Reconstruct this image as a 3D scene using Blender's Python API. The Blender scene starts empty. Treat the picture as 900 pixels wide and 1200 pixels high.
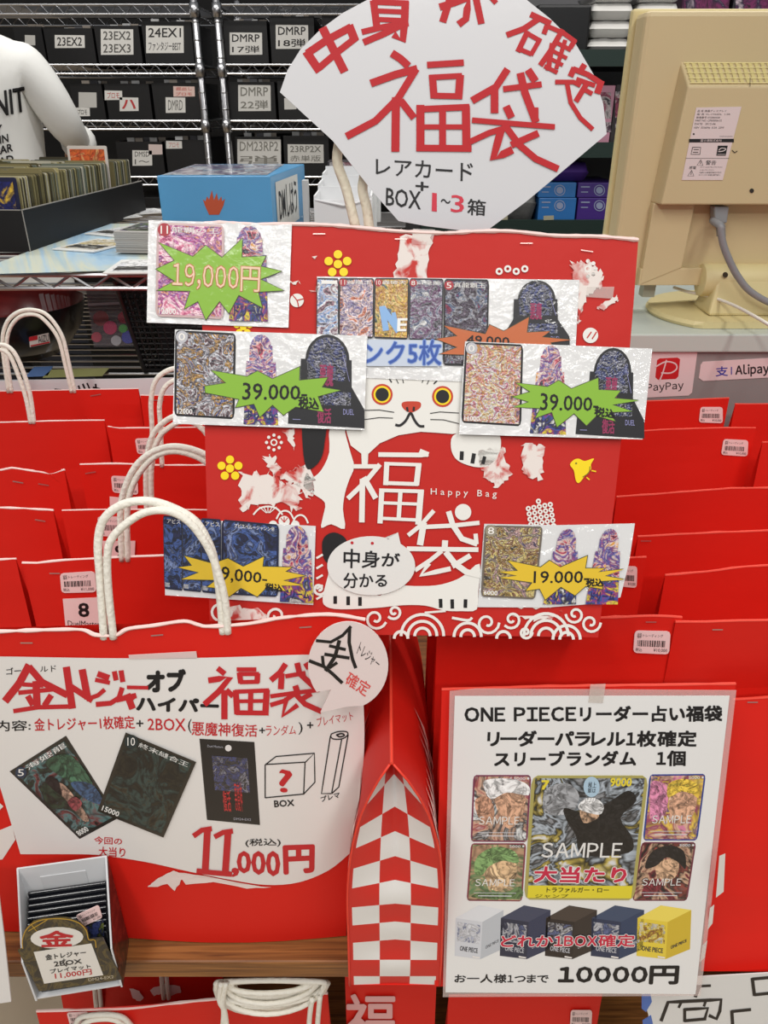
import bpy, bmesh, math, random
from mathutils import Vector, Matrix, noise
from mathutils.geometry import tessellate_polygon
from mathutils.bvhtree import BVHTree
random.seed(7)
SC = bpy.context.scene
COL = SC.collection
# ---------------------------------------------------------------- camera
PITCH = math.radians(28.0); F = 900.0; CZ = 1.4
CAM = Vector((0, 0, CZ))
FWD = Vector((0, math.cos(PITCH), -math.sin(PITCH)))
UP = Vector((0, math.sin(PITCH), math.cos(PITCH)))
cd = bpy.data.cameras.new('camera'); cam = bpy.data.objects.new('camera', cd); COL.objects.link(cam)
cam.location = CAM; cam.rotation_euler = (math.pi/2 - PITCH, 0, 0)
cd.sensor_fit = 'VERTICAL'; cd.sensor_height = 36; cd.lens = 36*F/1200; cd.clip_start = .01
cd.dof.use_dof = False
SC.camera = cam
# ---------------------------------------------------------------- light
w = bpy.data.worlds.new('world'); SC.world = w; w.use_nodes = True
w.node_tree.nodes['Background'].inputs[0].default_value = (.95, .97, 1, 1)
w.node_tree.nodes['Background'].inputs[1].default_value = .3
def area(name, loc, size, power, col=(1, .97, .93), rot=(0, 0, 0)):
    l = bpy.data.lights.new(name, 'AREA'); l.shape = 'RECTANGLE'; l.size, l.size_y = size; l.energy = power; l.color = col
    o = bpy.data.objects.new(name, l); COL.objects.link(o); o.location = loc; o.rotation_euler = rot
    return o
area('ceiling_tube_light', (-.75, -.45, 2.75), (.25, 1.6), 27)
area('ceiling_tube_light', (.75, -.45, 2.75), (.25, 1.6), 27)
area('ceiling_tube_light', (0, -1.75, 2.75), (1.8, .25), 40)
area('ceiling_tube_light', (-.9, 2.1, 2.75), (1.6, .25), 24)
area('ceiling_tube_light', (1.1, 1.7, 2.75), (1.6, .25), 24)
SC.view_settings.view_transform = 'Standard'; SC.view_settings.look = 'None'
SC.view_settings.gamma = 1; SC.view_settings.use_curve_mapping = False; SC.view_settings.exposure = -.3
# ---------------------------------------------------------------- pixel -> place
def ray(px, py): return FWD + Vector((1, 0, 0))*((px-450)/F) + UP*((600-py)/F)
class Plane:
    def __init__(s, p, n, bump=None):
        s.p = Vector(p); s.n = Vector(n).normalized(); s.bump = bump
        if s.n.y > 0: s.n = -s.n
    def __call__(s, px, py, off=0.0):
        r = ray(px, py); t = (s.p + s.n*(off*.35) - CAM).dot(s.n)/r.dot(s.n)
        if s.bump: t *= 1 + s.bump(px, py)
        return CAM + r*t
def PL(D0, z0, D1, z1, slope=0.0, x0=0.0, bump=None):
    'plane through (x0,D0,z0) and (x0,D1,z1); slope = dy/dx'
    a = Vector((x0, D0, z0)); u = Vector((1, slope, 0)); v = Vector((0, D1-D0, z1-z0))
    return Plane(a, u.cross(v), bump)
def VP(D): return PL(D, 0, D, 1)
class HP:
    'horizontal plane'
    def __init__(s, z): s.z = z; s.n = Vector((0, 0, 1))
    def __call__(s, px, py, off=0.0):
        r = ray(px, py); return CAM + r*((s.z+off-CZ)/r.z)
def Dat(py, z):
    r = ray(450, py); return r.y*(z-CZ)/r.z
# ---------------------------------------------------------------- materials
def lin(c):
    c = c/255.0
    return c/12.92 if c <= .04045 else ((c+.055)/1.055)**2.4
def rgb(c): return (lin(c[0]), lin(c[1]), lin(c[2]), 1)
_M = {}
def M(c, rough=.6, metal=0, coat=0, bump=0, bscale=60, var=0, trans=0, name=None):
    key = (tuple(c), rough, metal, coat, bump, bscale, var, trans)
    if key in _M: return _M[key]
    m = bpy.data.materials.new(name or 'surface_%d_%d_%d' % tuple(c)); m.use_nodes = True
    nt = m.node_tree; b = nt.nodes['Principled BSDF']; L = nt.links.new
    b.inputs['Base Color'].default_value = rgb(c); b.inputs['Roughness'].default_value = rough; b.inputs['Metallic'].default_value = metal
    if coat: b.inputs['Coat Weight'].default_value = coat; b.inputs['Coat Roughness'].default_value = .12
    if trans:
        b.inputs['Alpha'].default_value = 1-trans
    if bump or var:
        tc = nt.nodes.new('ShaderNodeTexCoord'); n = nt.nodes.new('ShaderNodeTexNoise'); n.inputs['Scale'].default_value = bscale
        n.inputs['Detail'].default_value = 4; L(tc.outputs['Object'], n.inputs['Vector'])
        if bump:
            bp = nt.nodes.new('ShaderNodeBump'); bp.inputs['Strength'].default_value = bump; bp.inputs['Distance'].default_value = .003
            L(n.outputs['Fac'], bp.inputs['Height']); L(bp.outputs['Normal'], b.inputs['Coat Normal' if coat else 'Normal'])
        if var:
            n2 = nt.nodes.new('ShaderNodeTexNoise'); n2.inputs['Scale'].default_value = bscale*.35; n2.inputs['Detail'].default_value = 5
            L(tc.outputs['Object'], n2.inputs['Vector'])
            mx = nt.nodes.new('ShaderNodeMix'); mx.data_type = 'RGBA'
            mx.inputs[6].default_value = rgb([max(0, v*(1-var)) for v in c]); mx.inputs[7].default_value = rgb([min(255, v*(1+var*.6)) for v in c])
            L(n2.outputs['Fac'], mx.inputs[0]); L(mx.outputs[2], b.inputs['Base Color'])
    _M[key] = m
    return m
def art(seed, pal, scale=7, coat=.0, dark=.5, fine=3.0, foil=0):
    'busy printed picture of swirling coloured patches'
    m = bpy.data.materials.new('printed_picture'); m.use_nodes = True; nt = m.node_tree; L = nt.links.new
    b = nt.nodes['Principled BSDF']; uv = nt.nodes.new('ShaderNodeUVMap'); uv.uv_map = 'UVMap'
    mp = nt.nodes.new('ShaderNodeMapping'); mp.inputs['Location'].default_value = (seed*3.7, seed*1.3, seed*.77); L(uv.outputs[0], mp.inputs[0])
    n1 = nt.nodes.new('ShaderNodeTexNoise'); n1.inputs['Scale'].default_value = scale*.62; n1.inputs['Detail'].default_value = 3.5; n1.inputs['Distortion'].default_value = 1.6
    n1.inputs['Roughness'].default_value = .6
    L(mp.outputs[0], n1.inputs[0])
    cr = nt.nodes.new('ShaderNodeValToRGB'); e = cr.color_ramp.elements
    k = len(pal)
    for i, c in enumerate(pal):
        x = .33 + .34*i/(k-1)
        el = e[i] if i < 2 else e.new(x)
        el.position = x; el.color = rgb(c)
    L(n1.outputs['Fac'], cr.inputs[0])
    n2 = nt.nodes.new('ShaderNodeTexVoronoi'); n2.feature = 'DISTANCE_TO_EDGE'; n2.inputs['Scale'].default_value = scale*fine*.55
    ds = nt.nodes.new('ShaderNodeVectorMath'); ds.operation = 'ADD'; L(mp.outputs[0], ds.inputs[0]); 
    sc = nt.nodes.new('ShaderNodeVectorMath'); sc.operation = 'SCALE'; sc.inputs['Scale'].default_value = .35; L(n1.outputs['Color'], sc.inputs[0]); L(sc.outputs[0], ds.inputs[1])
    L(ds.outputs[0], n2.inputs['Vector'])
    r2 = nt.nodes.new('ShaderNodeMapRange'); r2.inputs['From Max'].default_value = .12; r2.inputs['To Min'].default_value = 1-dark; L(n2.outputs['Distance'], r2.inputs['Value'])
    mx = nt.nodes.new('ShaderNodeMix'); mx.data_type = 'RGBA'; mx.blend_type = 'MULTIPLY'; mx.inputs[0].default_value = 1
    L(cr.outputs[0], mx.inputs[6]); L(r2.outputs[0], mx.inputs[7]); L(mx.outputs[2], b.inputs['Base Color'])
    b.inputs['Roughness'].default_value = .45
    if coat: b.inputs['Coat Weight'].default_value = coat; b.inputs['Coat Roughness'].default_value = .1
    if foil:
        n3 = nt.nodes.new('ShaderNodeTexNoise'); n3.inputs['Scale'].default_value = 34; n3.inputs['Detail'].default_value = 3; L(mp.outputs[0], n3.inputs[0])
        bp = nt.nodes.new('ShaderNodeBump'); bp.inputs['Strength'].default_value = foil; bp.inputs['Distance'].default_value = .004
        L(n3.outputs['Fac'], bp.inputs['Height']); L(bp.outputs['Normal'], b.inputs['Coat Normal']); L(bp.outputs['Normal'], b.inputs['Normal'])
    return m
BLACK = M((18, 16, 18), .5); WHITE = M((232, 230, 226), .55); INKRED = M((190, 26, 36), .5); INKBLK = M((20, 18, 20), .5)
def red_paper(c, name):
    m = M(c, .55, bump=.4, bscale=13, var=.06, name=name); m.node_tree.nodes['Principled BSDF'].inputs['Specular IOR Level'].default_value = .3
    return m
RED = red_paper((219, 31, 19), 'red_kraft_paper'); REDM = red_paper((194, 38, 31), 'dull_red_kraft_paper')
CORD = M((240, 236, 224), .8, bump=.5, bscale=260, name='twisted_paper_cord')
STEEL = M((190, 190, 192), .28, metal=1, name='chrome_wire')
CUT = M((244, 214, 208), .8, name='raw_paper_edge')
# ---------------------------------------------------------------- objects
def tag(o, label=None, cat=None, group=None, kind=None):
    if label: o['label'] = label
    if cat: o['category'] = cat
    if group: o['group'] = group
    if kind: o['kind'] = kind
    return o
def empty(name, loc, label=None, cat=None, group=None):
    o = bpy.data.objects.new(name, None); COL.objects.link(o); o.location = loc; o.empty_display_size = .02
    return tag(o, label, cat, group)
BASE = {}
class MB:
    def __init__(s): s.v = []; s.f = []; s.uv = []; s.mi = []; s.k = 0
    def add(s, vs, fs, uvs=None, mi=0):
        n = len(s.v); s.v += [Vector(v) for v in vs]; s.f += [tuple(i+n for i in f) for f in fs]
        s.uv += list(uvs) if uvs else [(v[0]*3, v[2]*3) for v in s.v[n:]]
        s.mi += [mi]*len(fs); return s
    def box(s, x0, x1, y0, y1, z0, z1, mi=0, mat=None):
        vs = [Vector((x, y, z)) for x in (x0, x1) for y in (y0, y1) for z in (z0, z1)]
        if mat: vs = [mat @ v for v in vs]
        return s.add(vs, [(0, 1, 3, 2), (4, 6, 7, 5), (0, 4, 5, 1), (2, 3, 7, 6), (0, 2, 6, 4), (1, 5, 7, 3)], None, mi)
    def hexa(s, a, b, mi=0):
        'two quads (each 4 points, same order) joined into a solid'
        return s.add(list(a)+list(b), [(0, 1, 2, 3), (7, 6, 5, 4), (0, 4, 5, 1), (1, 5, 6, 2), (2, 6, 7, 3), (3, 7, 4, 0)], None, mi)
    def tube(s, pts, r, n=8, closed=False, mi=0):
        pts = [Vector(p) for p in pts]; m = len(pts); rings = []
        up = None
        for i, p in enumerate(pts):
            if closed: d = pts[(i+1) % m]-pts[i-1]
            else: d = pts[min(i+1, m-1)]-pts[max(i-1, 0)]
            d.normalize()
            if up is None: up = Vector((0, 0, 1)) if abs(d.z) < .9 else Vector((0, 1, 0))
            a = d.cross(up)
            if a.length < 1e-6: a = d.cross(Vector((1, 0, 0)))
            a.normalize(); b = a.cross(d).normalized(); up = b
            rr = r[i] if isinstance(r, (list, tuple)) else r
            rings.append([p + (a*math.cos(2*math.pi*k/n)+b*math.sin(2*math.pi*k/n))*rr for k in range(n)])
        vs = [v for g in rings for v in g]; fs = []
        for i in range(m if closed else m-1):
            j = (i+1) % m
            for k in range(n): fs.append((i*n+k, i*n+(k+1) % n, j*n+(k+1) % n, j*n+k))
        if not closed: fs += [tuple(reversed(range(n))), tuple(range((m-1)*n, m*n))]
        return s.add(vs, fs, None, mi)
    def lathe(s, c, prof, n=32, mi=0):
        'prof: list of (r,z) offsets from c'
        vs = [Vector(c)+Vector((r*math.cos(2*math.pi*k/n), r*math.sin(2*math.pi*k/n), z)) for r, z in prof for k in range(n)]
        fs = [(i*n+k, i*n+(k+1) % n, (i+1)*n+(k+1) % n, (i+1)*n+k) for i in range(len(prof)-1) for k in range(n)]
        return s.add(vs, fs, None, mi)
    # ---- flat drawing on a surface, pixel outline
    def poly(s, pts, surf, off=0.0, mi=0):
        p3 = [Vector((x, y, 0)) for x, y in pts]; tris = tessellate_polygon([p3])
        return s.add([surf(x, y, off) for x, y in pts], tris, [(x/100, -y/100) for x, y in pts], mi)
    def quad(s, q, surf, off=0.0, n=1, mi=0):
        'q = tl,tr,br,bl px corners, subdivided n x n, uv 0..1'
        vs = []; uv = []
        for j in range(n+1):
            for i in range(n+1):
                u = i/n; v = j/n
                x = (1-v)*((1-u)*q[0][0]+u*q[1][0])+v*((1-u)*q[3][0]+u*q[2][0])
                y = (1-v)*((1-u)*q[0][1]+u*q[1][1])+v*((1-u)*q[3][1]+u*q[2][1])
                vs.append(surf(x, y, off)); uv.append((x/100, -y/100))
        fs = [(j*(n+1)+i, (j+1)*(n+1)+i, (j+1)*(n+1)+i+1, j*(n+1)+i+1) for j in range(n) for i in range(n)]
        return s.add(vs, fs, uv, mi)
    def stroke(s, pts, w, surf, off=0.0, caps=True, mi=0):
        s.k += 1; off += s.k*2e-5; P = [Vector((x, y)) for x, y in pts]
        # subdivide long segments
        Q = [P[0]]
        for a, b in zip(P, P[1:]):
            k = max(1, int((b-a).length/12))
            Q += [a.lerp(b, (i+1)/k) for i in range(k)]
        P = Q; m = len(P); vs = []
        for i, p in enumerate(P):
            d = P[min(i+1, m-1)]-P[max(i-1, 0)]
            if d.length < 1e-6: d = Vector((1, 0))
            d.normalize(); nrm = Vector((-d.y, d.x))*w/2
            ww = w
            e = d*(w*.12) if caps else d*0
            q = p - e if i == 0 else p + e if i == m-1 else p
            vs += [(q+nrm), (q-nrm)]
        fs = [(2*i, 2*i+1, 2*i+3, 2*i+2) for i in range(m-1)]
        return s.add([surf(v.x, v.y, off) for v in vs], fs, [(v.x/100, -v.y/100) for v in vs], mi)
    def disc(s, cx, cy, r, surf, off=0.0, ry=None, n=24, mi=0, rot=0):
        ry = ry or r; c, sn = math.cos(rot), math.sin(rot)
        pts = [(cx+c*r*math.cos(2*math.pi*k/n)-sn*ry*math.sin(2*math.pi*k/n), cy+sn*r*math.cos(2*math.pi*k/n)+c*ry*math.sin(2*math.pi*k/n)) for k in range(n)]
        return s.poly(pts, surf, off, mi)
    def ring(s, cx, cy, r, w, surf, off=0.0, ry=None, n=28, a0=0, a1=360, mi=0):
        ry = ry or r
        pts = [(cx+r*math.cos(math.radians(a0+(a1-a0)*k/n)), cy+ry*math.sin(math.radians(a0+(a1-a0)*k/n))) for k in range(n+1)]
        return s.stroke(pts, w, surf, off, False, mi)
    def text(s, txt, box, surf, off=0.0, bold=0.0, rot=0.0, shear=0.0, q=None, mi=0, goth=0):
        'fits the lettering into px box (x0,y0,x1,y1) or px quad q (tl,tr,br,bl)'
        V, Fc = gothic(txt) if goth else glyphs(txt, 0)
        if not V: return s
        x0 = min(v[0] for v in V); x1 = max(v[0] for v in V); y0 = min(v[1] for v in V); y1 = max(v[1] for v in V)
        pts = []
        if q is None:
            bx0, by0, bx1, by1 = box; cx, cy = (bx0+bx1)/2, (by0+by1)/2; c, sn = math.cos(math.radians(rot)), math.sin(math.radians(rot))
        for x, y in V:
            u = (x-x0)/max(1e-6, x1-x0); v = (y1-y)/max(1e-6, y1-y0)
            if q is None:
                X = (u-.5)*(bx1-bx0) + shear*(.5-v)*(by1-by0); Y = (v-.5)*(by1-by0)
                pts.append((cx+c*X-sn*Y, cy+sn*X+c*Y))
            else:
                pts.append(tuple((1-v)*((1-u)*q[0][k]+u*q[1][k])+v*((1-u)*q[3][k]+u*q[2][k]) for k in (0, 1)))
        # heavier lettering: the same glyphs laid several times around their place
        if q is None: ex = (bx1-bx0)/max(1e-6, x1-x0); ey = (by1-by0)/max(1e-6, y1-y0)
        else: ex = math.hypot(q[1][0]-q[0][0], q[1][1]-q[0][1])/max(1e-6, x1-x0); ey = math.hypot(q[3][0]-q[0][0], q[3][1]-q[0][1])/max(1e-6, y1-y0)
        r = bold*min(ex, ey)
        sh = [(0, 0)] if r < .12 else [(r*math.cos(k*math.pi/(2 if r < 1 else 4)+.785), r*math.sin(k*math.pi/(2 if r < 1 else 4)+.785)) for k in range(4 if r < 1 else 8)]+([(0, 0)] if r > .6 else [])
        for dx, dy in sh:
            s.k += 1; off += 2e-5
            s.add([surf(x+dx, y+dy, off) for x, y in pts], Fc, [(x/100, -y/100) for x, y in pts], mi)
        return s
    def build(s, name, mats, parent=None, smooth=False, bevel=0, label=None, kind=None):
        me = bpy.data.meshes.new(name)
        base = Vector((0, 0, 0))
        if parent is not None:
            p = parent
            while p is not None: base += p.location; p = p.parent
        else:
            lo = [min(v[i] for v in s.v) for i in range(3)]; hi = [max(v[i] for v in s.v) for i in range(3)]
            base = Vector(((lo[0]+hi[0])/2, (lo[1]+hi[1])/2, lo[2]))
        me.from_pydata([v-base for v in s.v], [], s.f)
        if not isinstance(mats, (list, tuple)): mats = [mats]
        for m in mats: me.materials.append(m)
        uvl = me.uv_layers.new(name='UVMap')
        for p in me.polygons:
            p.material_index = s.mi[p.index]
            for li in p.loop_indices: uvl.data[li].uv = s.uv[me.loops[li].vertex_index]
        if smooth:
            for p in me.polygons: p.use_smooth = True
        o = bpy.data.objects.new(name, me); COL.objects.link(o)
        if parent is not None: o.parent = parent
        else: o.location = base
        if bevel:
            md = o.modifiers.new('bevel', 'BEVEL'); md.width = bevel; md.segments = 2; md.limit_method = 'ANGLE'
        if label: o['label'] = label
        if kind: o['kind'] = kind
        return o
_G = {}
def glyphs(txt, bold):
    k = (txt, bold)
    if k not in _G:
        cu = bpy.data.curves.new('t', 'FONT'); cu.body = txt; cu.size = 1; cu.offset = bold; cu.resolution_u = 2; cu.fill_mode = 'FRONT'
        o = bpy.data.objects.new('t', cu); me = bpy.data.meshes.new_from_object(o) if False else o.to_mesh()
        V = [(v.co.x, v.co.y) for v in me.vertices]; Fc = [tuple(p.vertices) for p in me.polygons]
        o.to_mesh_clear(); bpy.data.objects.remove(o); bpy.data.curves.remove(cu)
        _G[k] = (V, Fc)
    return _G[k]
def gothic(txt):
    'latin set tightly in the same gothic face as the kana'
    k = ('g', txt)
    if k not in _G:
        V = []; Fc = []; x = 0.0; H = glyphs('Ｈ', 0)[0]; h0 = min(v[1] for v in H)
        for ch in txt:
            if ch == ' ': x += .3; continue
            c = chr(ord(ch)+0xFEE0) if '!' <= ch <= '~' else ch
            v, f = glyphs(c, 0); x0 = min(p[0] for p in v); x1 = max(p[0] for p in v); n = len(V)
            sx = .82 if '!' <= ch <= '~' else 1.0
            V += [(x+(p[0]-x0)*sx, p[1]) for p in v]; Fc += [tuple(i+n for i in t) for t in f]; x += (x1-x0)*sx+.10
        _G[k] = (V, Fc)
    return _G[k]
def cv(pts, ox, oy, s): return [(ox+x/s, oy+y/s) for x, y in pts]
def smooth_px(pts, k=5, closed=False):
    out = []; n = len(pts)
    for i in range(n if closed else n-1):
        g = (lambda j: pts[j % n]) if closed else (lambda j: pts[max(0, min(n-1, j))])
        p0, p1, p2, p3 = [Vector(g(i+d)) for d in (-1, 0, 1, 2)]
        for t in range(k):
            t = t/k
            out.append(.5*((2*p1)+(p2-p0)*t+(2*p0-5*p1+4*p2-p3)*t*t+(3*p1-p0-3*p2+p3)*t**3))
    if not closed: out.append(Vector(pts[-1]))
    return [tuple(p) for p in out]
def lettering(parent, surf, off, mat, strokes=(), texts=(), name='lettering', discs=(), rings=(), polys=()):
    b = MB()
    for st in strokes: b.stroke(st[0], st[1], surf, off)
    for t in texts:
        kw = t[2] if len(t) > 2 else {}
        b.text(t[0], t[1], surf, off, **kw)
    for d in discs: b.disc(*d[:3], surf, off, **(d[3] if len(d) > 3 else {}))
    for r in rings: b.ring(*r[:4], surf, off, **(r[4] if len(r) > 4 else {}))
    for p in polys: b.poly(p, surf, off)
    return b.build(name, mat, parent)
def sheet(name, outline, surf, mat, parent=None, th=.0006, off=0.0, edge=None):
    'a solid sheet of paper with outline in px'
    b = MB(); n = len(outline)
    front = [surf(x, y, off) for x, y in outline]; back = [p - surf.n*th for p in front]
    tris = tessellate_polygon([[Vector((x, y, 0)) for x, y in outline]])
    b.add(front, tris, [(x/100, -y/100) for x, y in outline])
    b.add(back, [tuple(reversed(t)) for t in tris])
    b.add(front+back, [(i, (i+1) % n, n+(i+1) % n, n+i) for i in range(n)])
    return b.build(name, mat, parent)
def jag(pts, amp, k=4, seed=0):
    'torn, ragged outline'
    rnd = random.Random(seed); out = []; n = len(pts)
    for i in range(n):
        a = Vector(pts[i]); c = Vector(pts[(i+1) % n])
        for j in range(k):
            p = a.lerp(c, j/k); out.append((p.x+rnd.uniform(-amp, amp), p.y+rnd.uniform(-amp, amp)))
    return out
def copy_tree(o, parent=None):
    c = o.copy(); COL.objects.link(c); c.parent = parent
    for ch in [x for x in o.children]: copy_tree(ch, c)
    return c
# ================================================================ SETTING
def structure(b, name, mat): return tag(b.build(name, mat), kind='structure')
structure(MB().box(-3.2, 3.2, -1.6, 3.9, -.06, 0), 'floor', M((206, 186, 158), .45, var=.08, bscale=8))
structure(MB().box(-3.2, 3.2, 3.9, 4.0, 0, 2.8), 'wall_back', M((24, 23, 23), .8, var=.1, bscale=5))
for sx, nm in ((-1, 'wall_left'), (1, 'wall_right')): structure(MB().box(min(sx*3.2, sx*3.3), max(sx*3.2, sx*3.3), .2, 4.0, 0, 2.8), nm, M((196, 192, 186), .8))
TOPZ = .75
def wood():
    m = bpy.data.materials.new('brown_wood_grain'); m.use_nodes = True; nt = m.node_tree; L = nt.links.new; b = nt.nodes['Principled BSDF']
    tc = nt.nodes.new('ShaderNodeTexCoord'); mp = nt.nodes.new('ShaderNodeMapping'); mp.inputs['Scale'].default_value = (3.5, 95, 120); L(tc.outputs['Object'], mp.inputs[0])
    n = nt.nodes.new('ShaderNodeTexNoise'); n.inputs['Scale'].default_value = 3; n.inputs['Detail'].default_value = 8; n.inputs['Distortion'].default_value = .8; L(mp.outputs[0], n.inputs[0])
    cr = nt.nodes.new('ShaderNodeValToRGB'); e = cr.color_ramp.elements
    e[0].position = .3; e[0].color = rgb((92, 54, 22)); e[1].position = .7; e[1].color = rgb((158, 106, 54)); e.new(.5).color = rgb((128, 82, 38))
    L(n.outputs['Fac'], cr.inputs[0]); L(cr.outputs[0], b.inputs['Base Color']); b.inputs['Roughness'].default_value = .5
    return m
WOOD = wood()
# display table
t = empty('display_table', (0, .7, 0), 'brown wood-grain display table carrying the rows of red bags', 'table')
MB().box(-.75, .9, .40, 1.0, .728, TOPZ).build('tabletop', WOOD, t, bevel=.002)
for x in (-.72, .86):
    for y in (.46, .96): MB().box(x-.018, x+.018, y-.018, y+.018, 0, .727).build('leg', M((90, 88, 86), .4, metal=.6), t)
MB().box(-.36, .838, .43, .95, .315, .33).build('lower_shelf', WOOD, t)

# ================================================================ BACK RACKS (about 3 m away)
DB = 3.0
SHZ = [1.684, 1.515, 1.347, 1.169, 1.0]
def wire_shelf(b, x0, x1, y0, y1, z, drop=.026, pitch=.025, r=.0032, wires=14):
    for yy in (y0, y1):
        b.tube([(x0, yy, z), (x1, yy, z)], r, 6); b.tube([(x0, yy, z-drop), (x1, yy, z-drop)], r, 6)
        n = int((x1-x0)/pitch)
        b.tube([(x0+(x1-x0)*i/n, yy, z-drop*(i % 2)) for i in range(n+1)], r*.8, 5)
    for xx in (x0, x1):
        b.tube([(xx, y0, z), (xx, y1, z)], r, 6); b.tube([(xx, y0, z-drop), (xx, y1, z-drop)], r, 6)
    k = wires
    for i in range(1, k): b.tube([(x0, y0+(y1-y0)*i/k, z), (x1, y0+(y1-y0)*i/k, z)], r*.6, 4)
def rack(x0, x1, y0, y1, zs, h, label, pr=.0125, pitch=.025, drop=.026, wires=14):
    t = empty('wire_rack', ((x0+x1)/2, (y0+y1)/2, 0), label, 'shelf rack')
    for x in (x0, x1):
        for y in (y0, y1):
            b = MB().tube([(x, y, 0), (x, y, h)], pr, 14)
            z = .06
            while z < h: b.tube([(x, y, z), (x, y, z+.004)], pr*1.08, 14); z += .0508
            po = b.build('post', STEEL, t, smooth=True)
            for z in zs: MB().tube([(x, y, z-.035), (x, y, z+.006)], [pr*1.45, pr*1.3], 14).build('collar', STEEL, po, smooth=True)
    for z in zs:
        b = MB(); wire_shelf(b, x0, x1, y0, y1, z, drop, pitch, wires=wires); b.build('wire_shelf', STEEL, t)
    return t
rack(-1.72, -.618, DB-.02, DB+.40, SHZ, 2.05, 'chrome wire rack of black boxes at the left, behind the person in white')
rack(-.545, .35, DB-.02, DB+.40, SHZ, 2.05, 'chrome wire rack of black boxes behind the fan-shaped sign')
BOXM = M((15, 14, 15), .5, var=.3, bscale=14)
GREYTX = M((70, 68, 66), .7)
def store_box(px, label_specs, lab, D=DB, depth=.33, zfix=None, tabs=5):
    x0, y0, x1, y1 = px; s = VP(D); ym = (y0+y1)/2
    a = s(x0, ym); b_ = s(x1, ym); zt = s(450, y0).z; zb = min(SHZ, key=lambda z: abs(z-s(450, y1).z))+.004
    X0, X1 = a.x+.002, b_.x-.002
    t = empty('storage_box', ((X0+X1)/2, D+depth/2, zb), lab, 'box')
    w = .004
    b = MB()
    b.box(X0, X1, D, D+w, zb, zt); b.box(X0, X1, D+depth-w, D+depth, zb, zt)
    b.box(X0, X0+w, D+w, D+depth-w, zb, zt); b.box(X1-w, X1, D+w, D+depth-w, zb, zt); b.box(X0+w, X1-w, D+w, D+depth-w, zb, zb+w)
    b.build('box_body', BOXM, t)
    rnd = random.Random(int(x0))
    c = MB().box(X0+w, X1-w, D+.02, D+depth-.01, zb+w, zt-.018); c.build('card_rows', M((60, 58, 56), .6, var=.5, bscale=60), t)
    for k in range(tabs):
        xx = X0+.02+(X1-X0-.05)*(k+rnd.random()*.6)/tabs; yy = D+.03+rnd.random()*.1
        MB().box(xx, xx+.026, yy, yy+.008, zt-.019, zt+.010).build('divider_tab', M([(205, 205, 205), (150, 140, 130), (90, 90, 95)][k % 3], .6), t)
    # paper slips
    for (lx0, ly0, lx1, ly1), lines, col, paper in label_specs:
        o = sheet('paper_label', [(lx0, ly0), (lx1, ly0+.4), (lx1+.4, ly1), (lx0+.3, ly1+.3)], s, M(paper, .8), t, .0008, .0012)
        if lines:
            n = len(lines); h = (ly1-ly0)/n; tx = []
            for i, l in enumerate(lines):
                tx.append((l, (lx0+3, ly0+h*i+h*.18, lx1-3, ly0+h*i+h*.84), dict(bold=.012)))
            lettering(o, s, .0026, M(col, .7), texts=tx)
G_, W_, P_ = (196, 194, 188), (222, 220, 214), (206, 160, 150)
K_ = (40, 38, 38)
store_box((18, 31, 52, 72), [((29, 41, 41, 53), [], K_, G_)], 'black storage box by the person\'s shoulder, leftmost on its rack shelf')
store_box((53, 33, 111, 72), [((64, 41, 99, 56), ['23EX2'], K_, W_)], 'black storage box with a torn slip reading 23EX2')
store_box((112, 30, 165, 70), [((118, 34, 156, 64), ['23EX2', '23EX3'], (90, 88, 84), W_)], 'black storage box with a square slip reading 23EX2 and 23EX3')
store_box((167, 25, 226, 67), [((171, 30, 215, 62), ['24EX1', 'ファンタジーBEST'], K_, W_)], 'black storage box with a slip reading 24EX1')
store_box((262, 24, 314, 65), [((269, 38, 307, 64), ['DMRP', '17弾'], K_, W_)], 'black storage box with bold DMRP slip, just right of the rack posts')
store_box((316, 19, 369, 63), [((323, 29, 361, 57), ['DMRP', '18弾'], K_, W_)], 'black storage box with bold DMRP slip, nearest the fan sign')
store_box((377, 18, 432, 62), [], 'black storage box half hidden behind the top left of the fan sign')
store_box((84, 98, 122, 138), [((92, 108, 113, 126), [], K_, G_), ((88, 126, 105, 136), ['プロモ'], K_, W_)], 'black storage box beside the person\'s sleeve with two small slips')
store_box((124, 98, 177, 137), [((122.5, 106, 143, 117), ['プロモ'], (190, 70, 60), W_), ((140, 114, 162, 130), ['ﾊ'], (190, 60, 60), W_)], 'black storage box with a red-lettered slip above a blank white slip')
store_box((179, 97, 236, 136), [((203, 101, 228, 113), ['掘出し', 'プロモ'], (200, 80, 70), (226, 196, 186)), ((194, 114, 217, 132), ['DMRD'], (110, 108, 104), W_)], 'black storage box with a pink slip and a slip reading DMRD')
store_box((267, 96, 323, 133), [((279, 99.5, 317, 130), ['DMRP', '22弾'], (130, 128, 120), W_)], 'black storage box with a faint grey DMRP slip on the middle shelf')
store_box((325, 95, 380, 131), [((333, 115, 347, 128), [], K_, W_)], 'black storage box with a blank slip at the fan sign\'s left corner')
store_box((137, 166, 192, 201), [((155, 176, 178, 194), ['DMSD', '1～'], (80, 78, 74), W_), ((174, 169, 190, 181), [], K_, (214, 196, 190))], 'black storage box with a slip reading DMSD')
store_box((194, 164, 246, 200), [((194.5, 165, 213, 174), ['プロモ'], (200, 120, 110), W_)], 'black storage box with one small slip in its top corner, left of a rack post')
store_box((276, 160, 330, 197), [((278, 163, 329, 196), ['DM23RP2', '弾'], (140, 138, 130), W_)], 'black storage box with a big slip reading DM23RP2')
store_box((332, 159, 386, 196), [((337, 169, 379, 191), ['23RP2X', '赤単版'], (130, 128, 120), W_)], 'black storage box with a slip reading 23RP2X')
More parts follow.
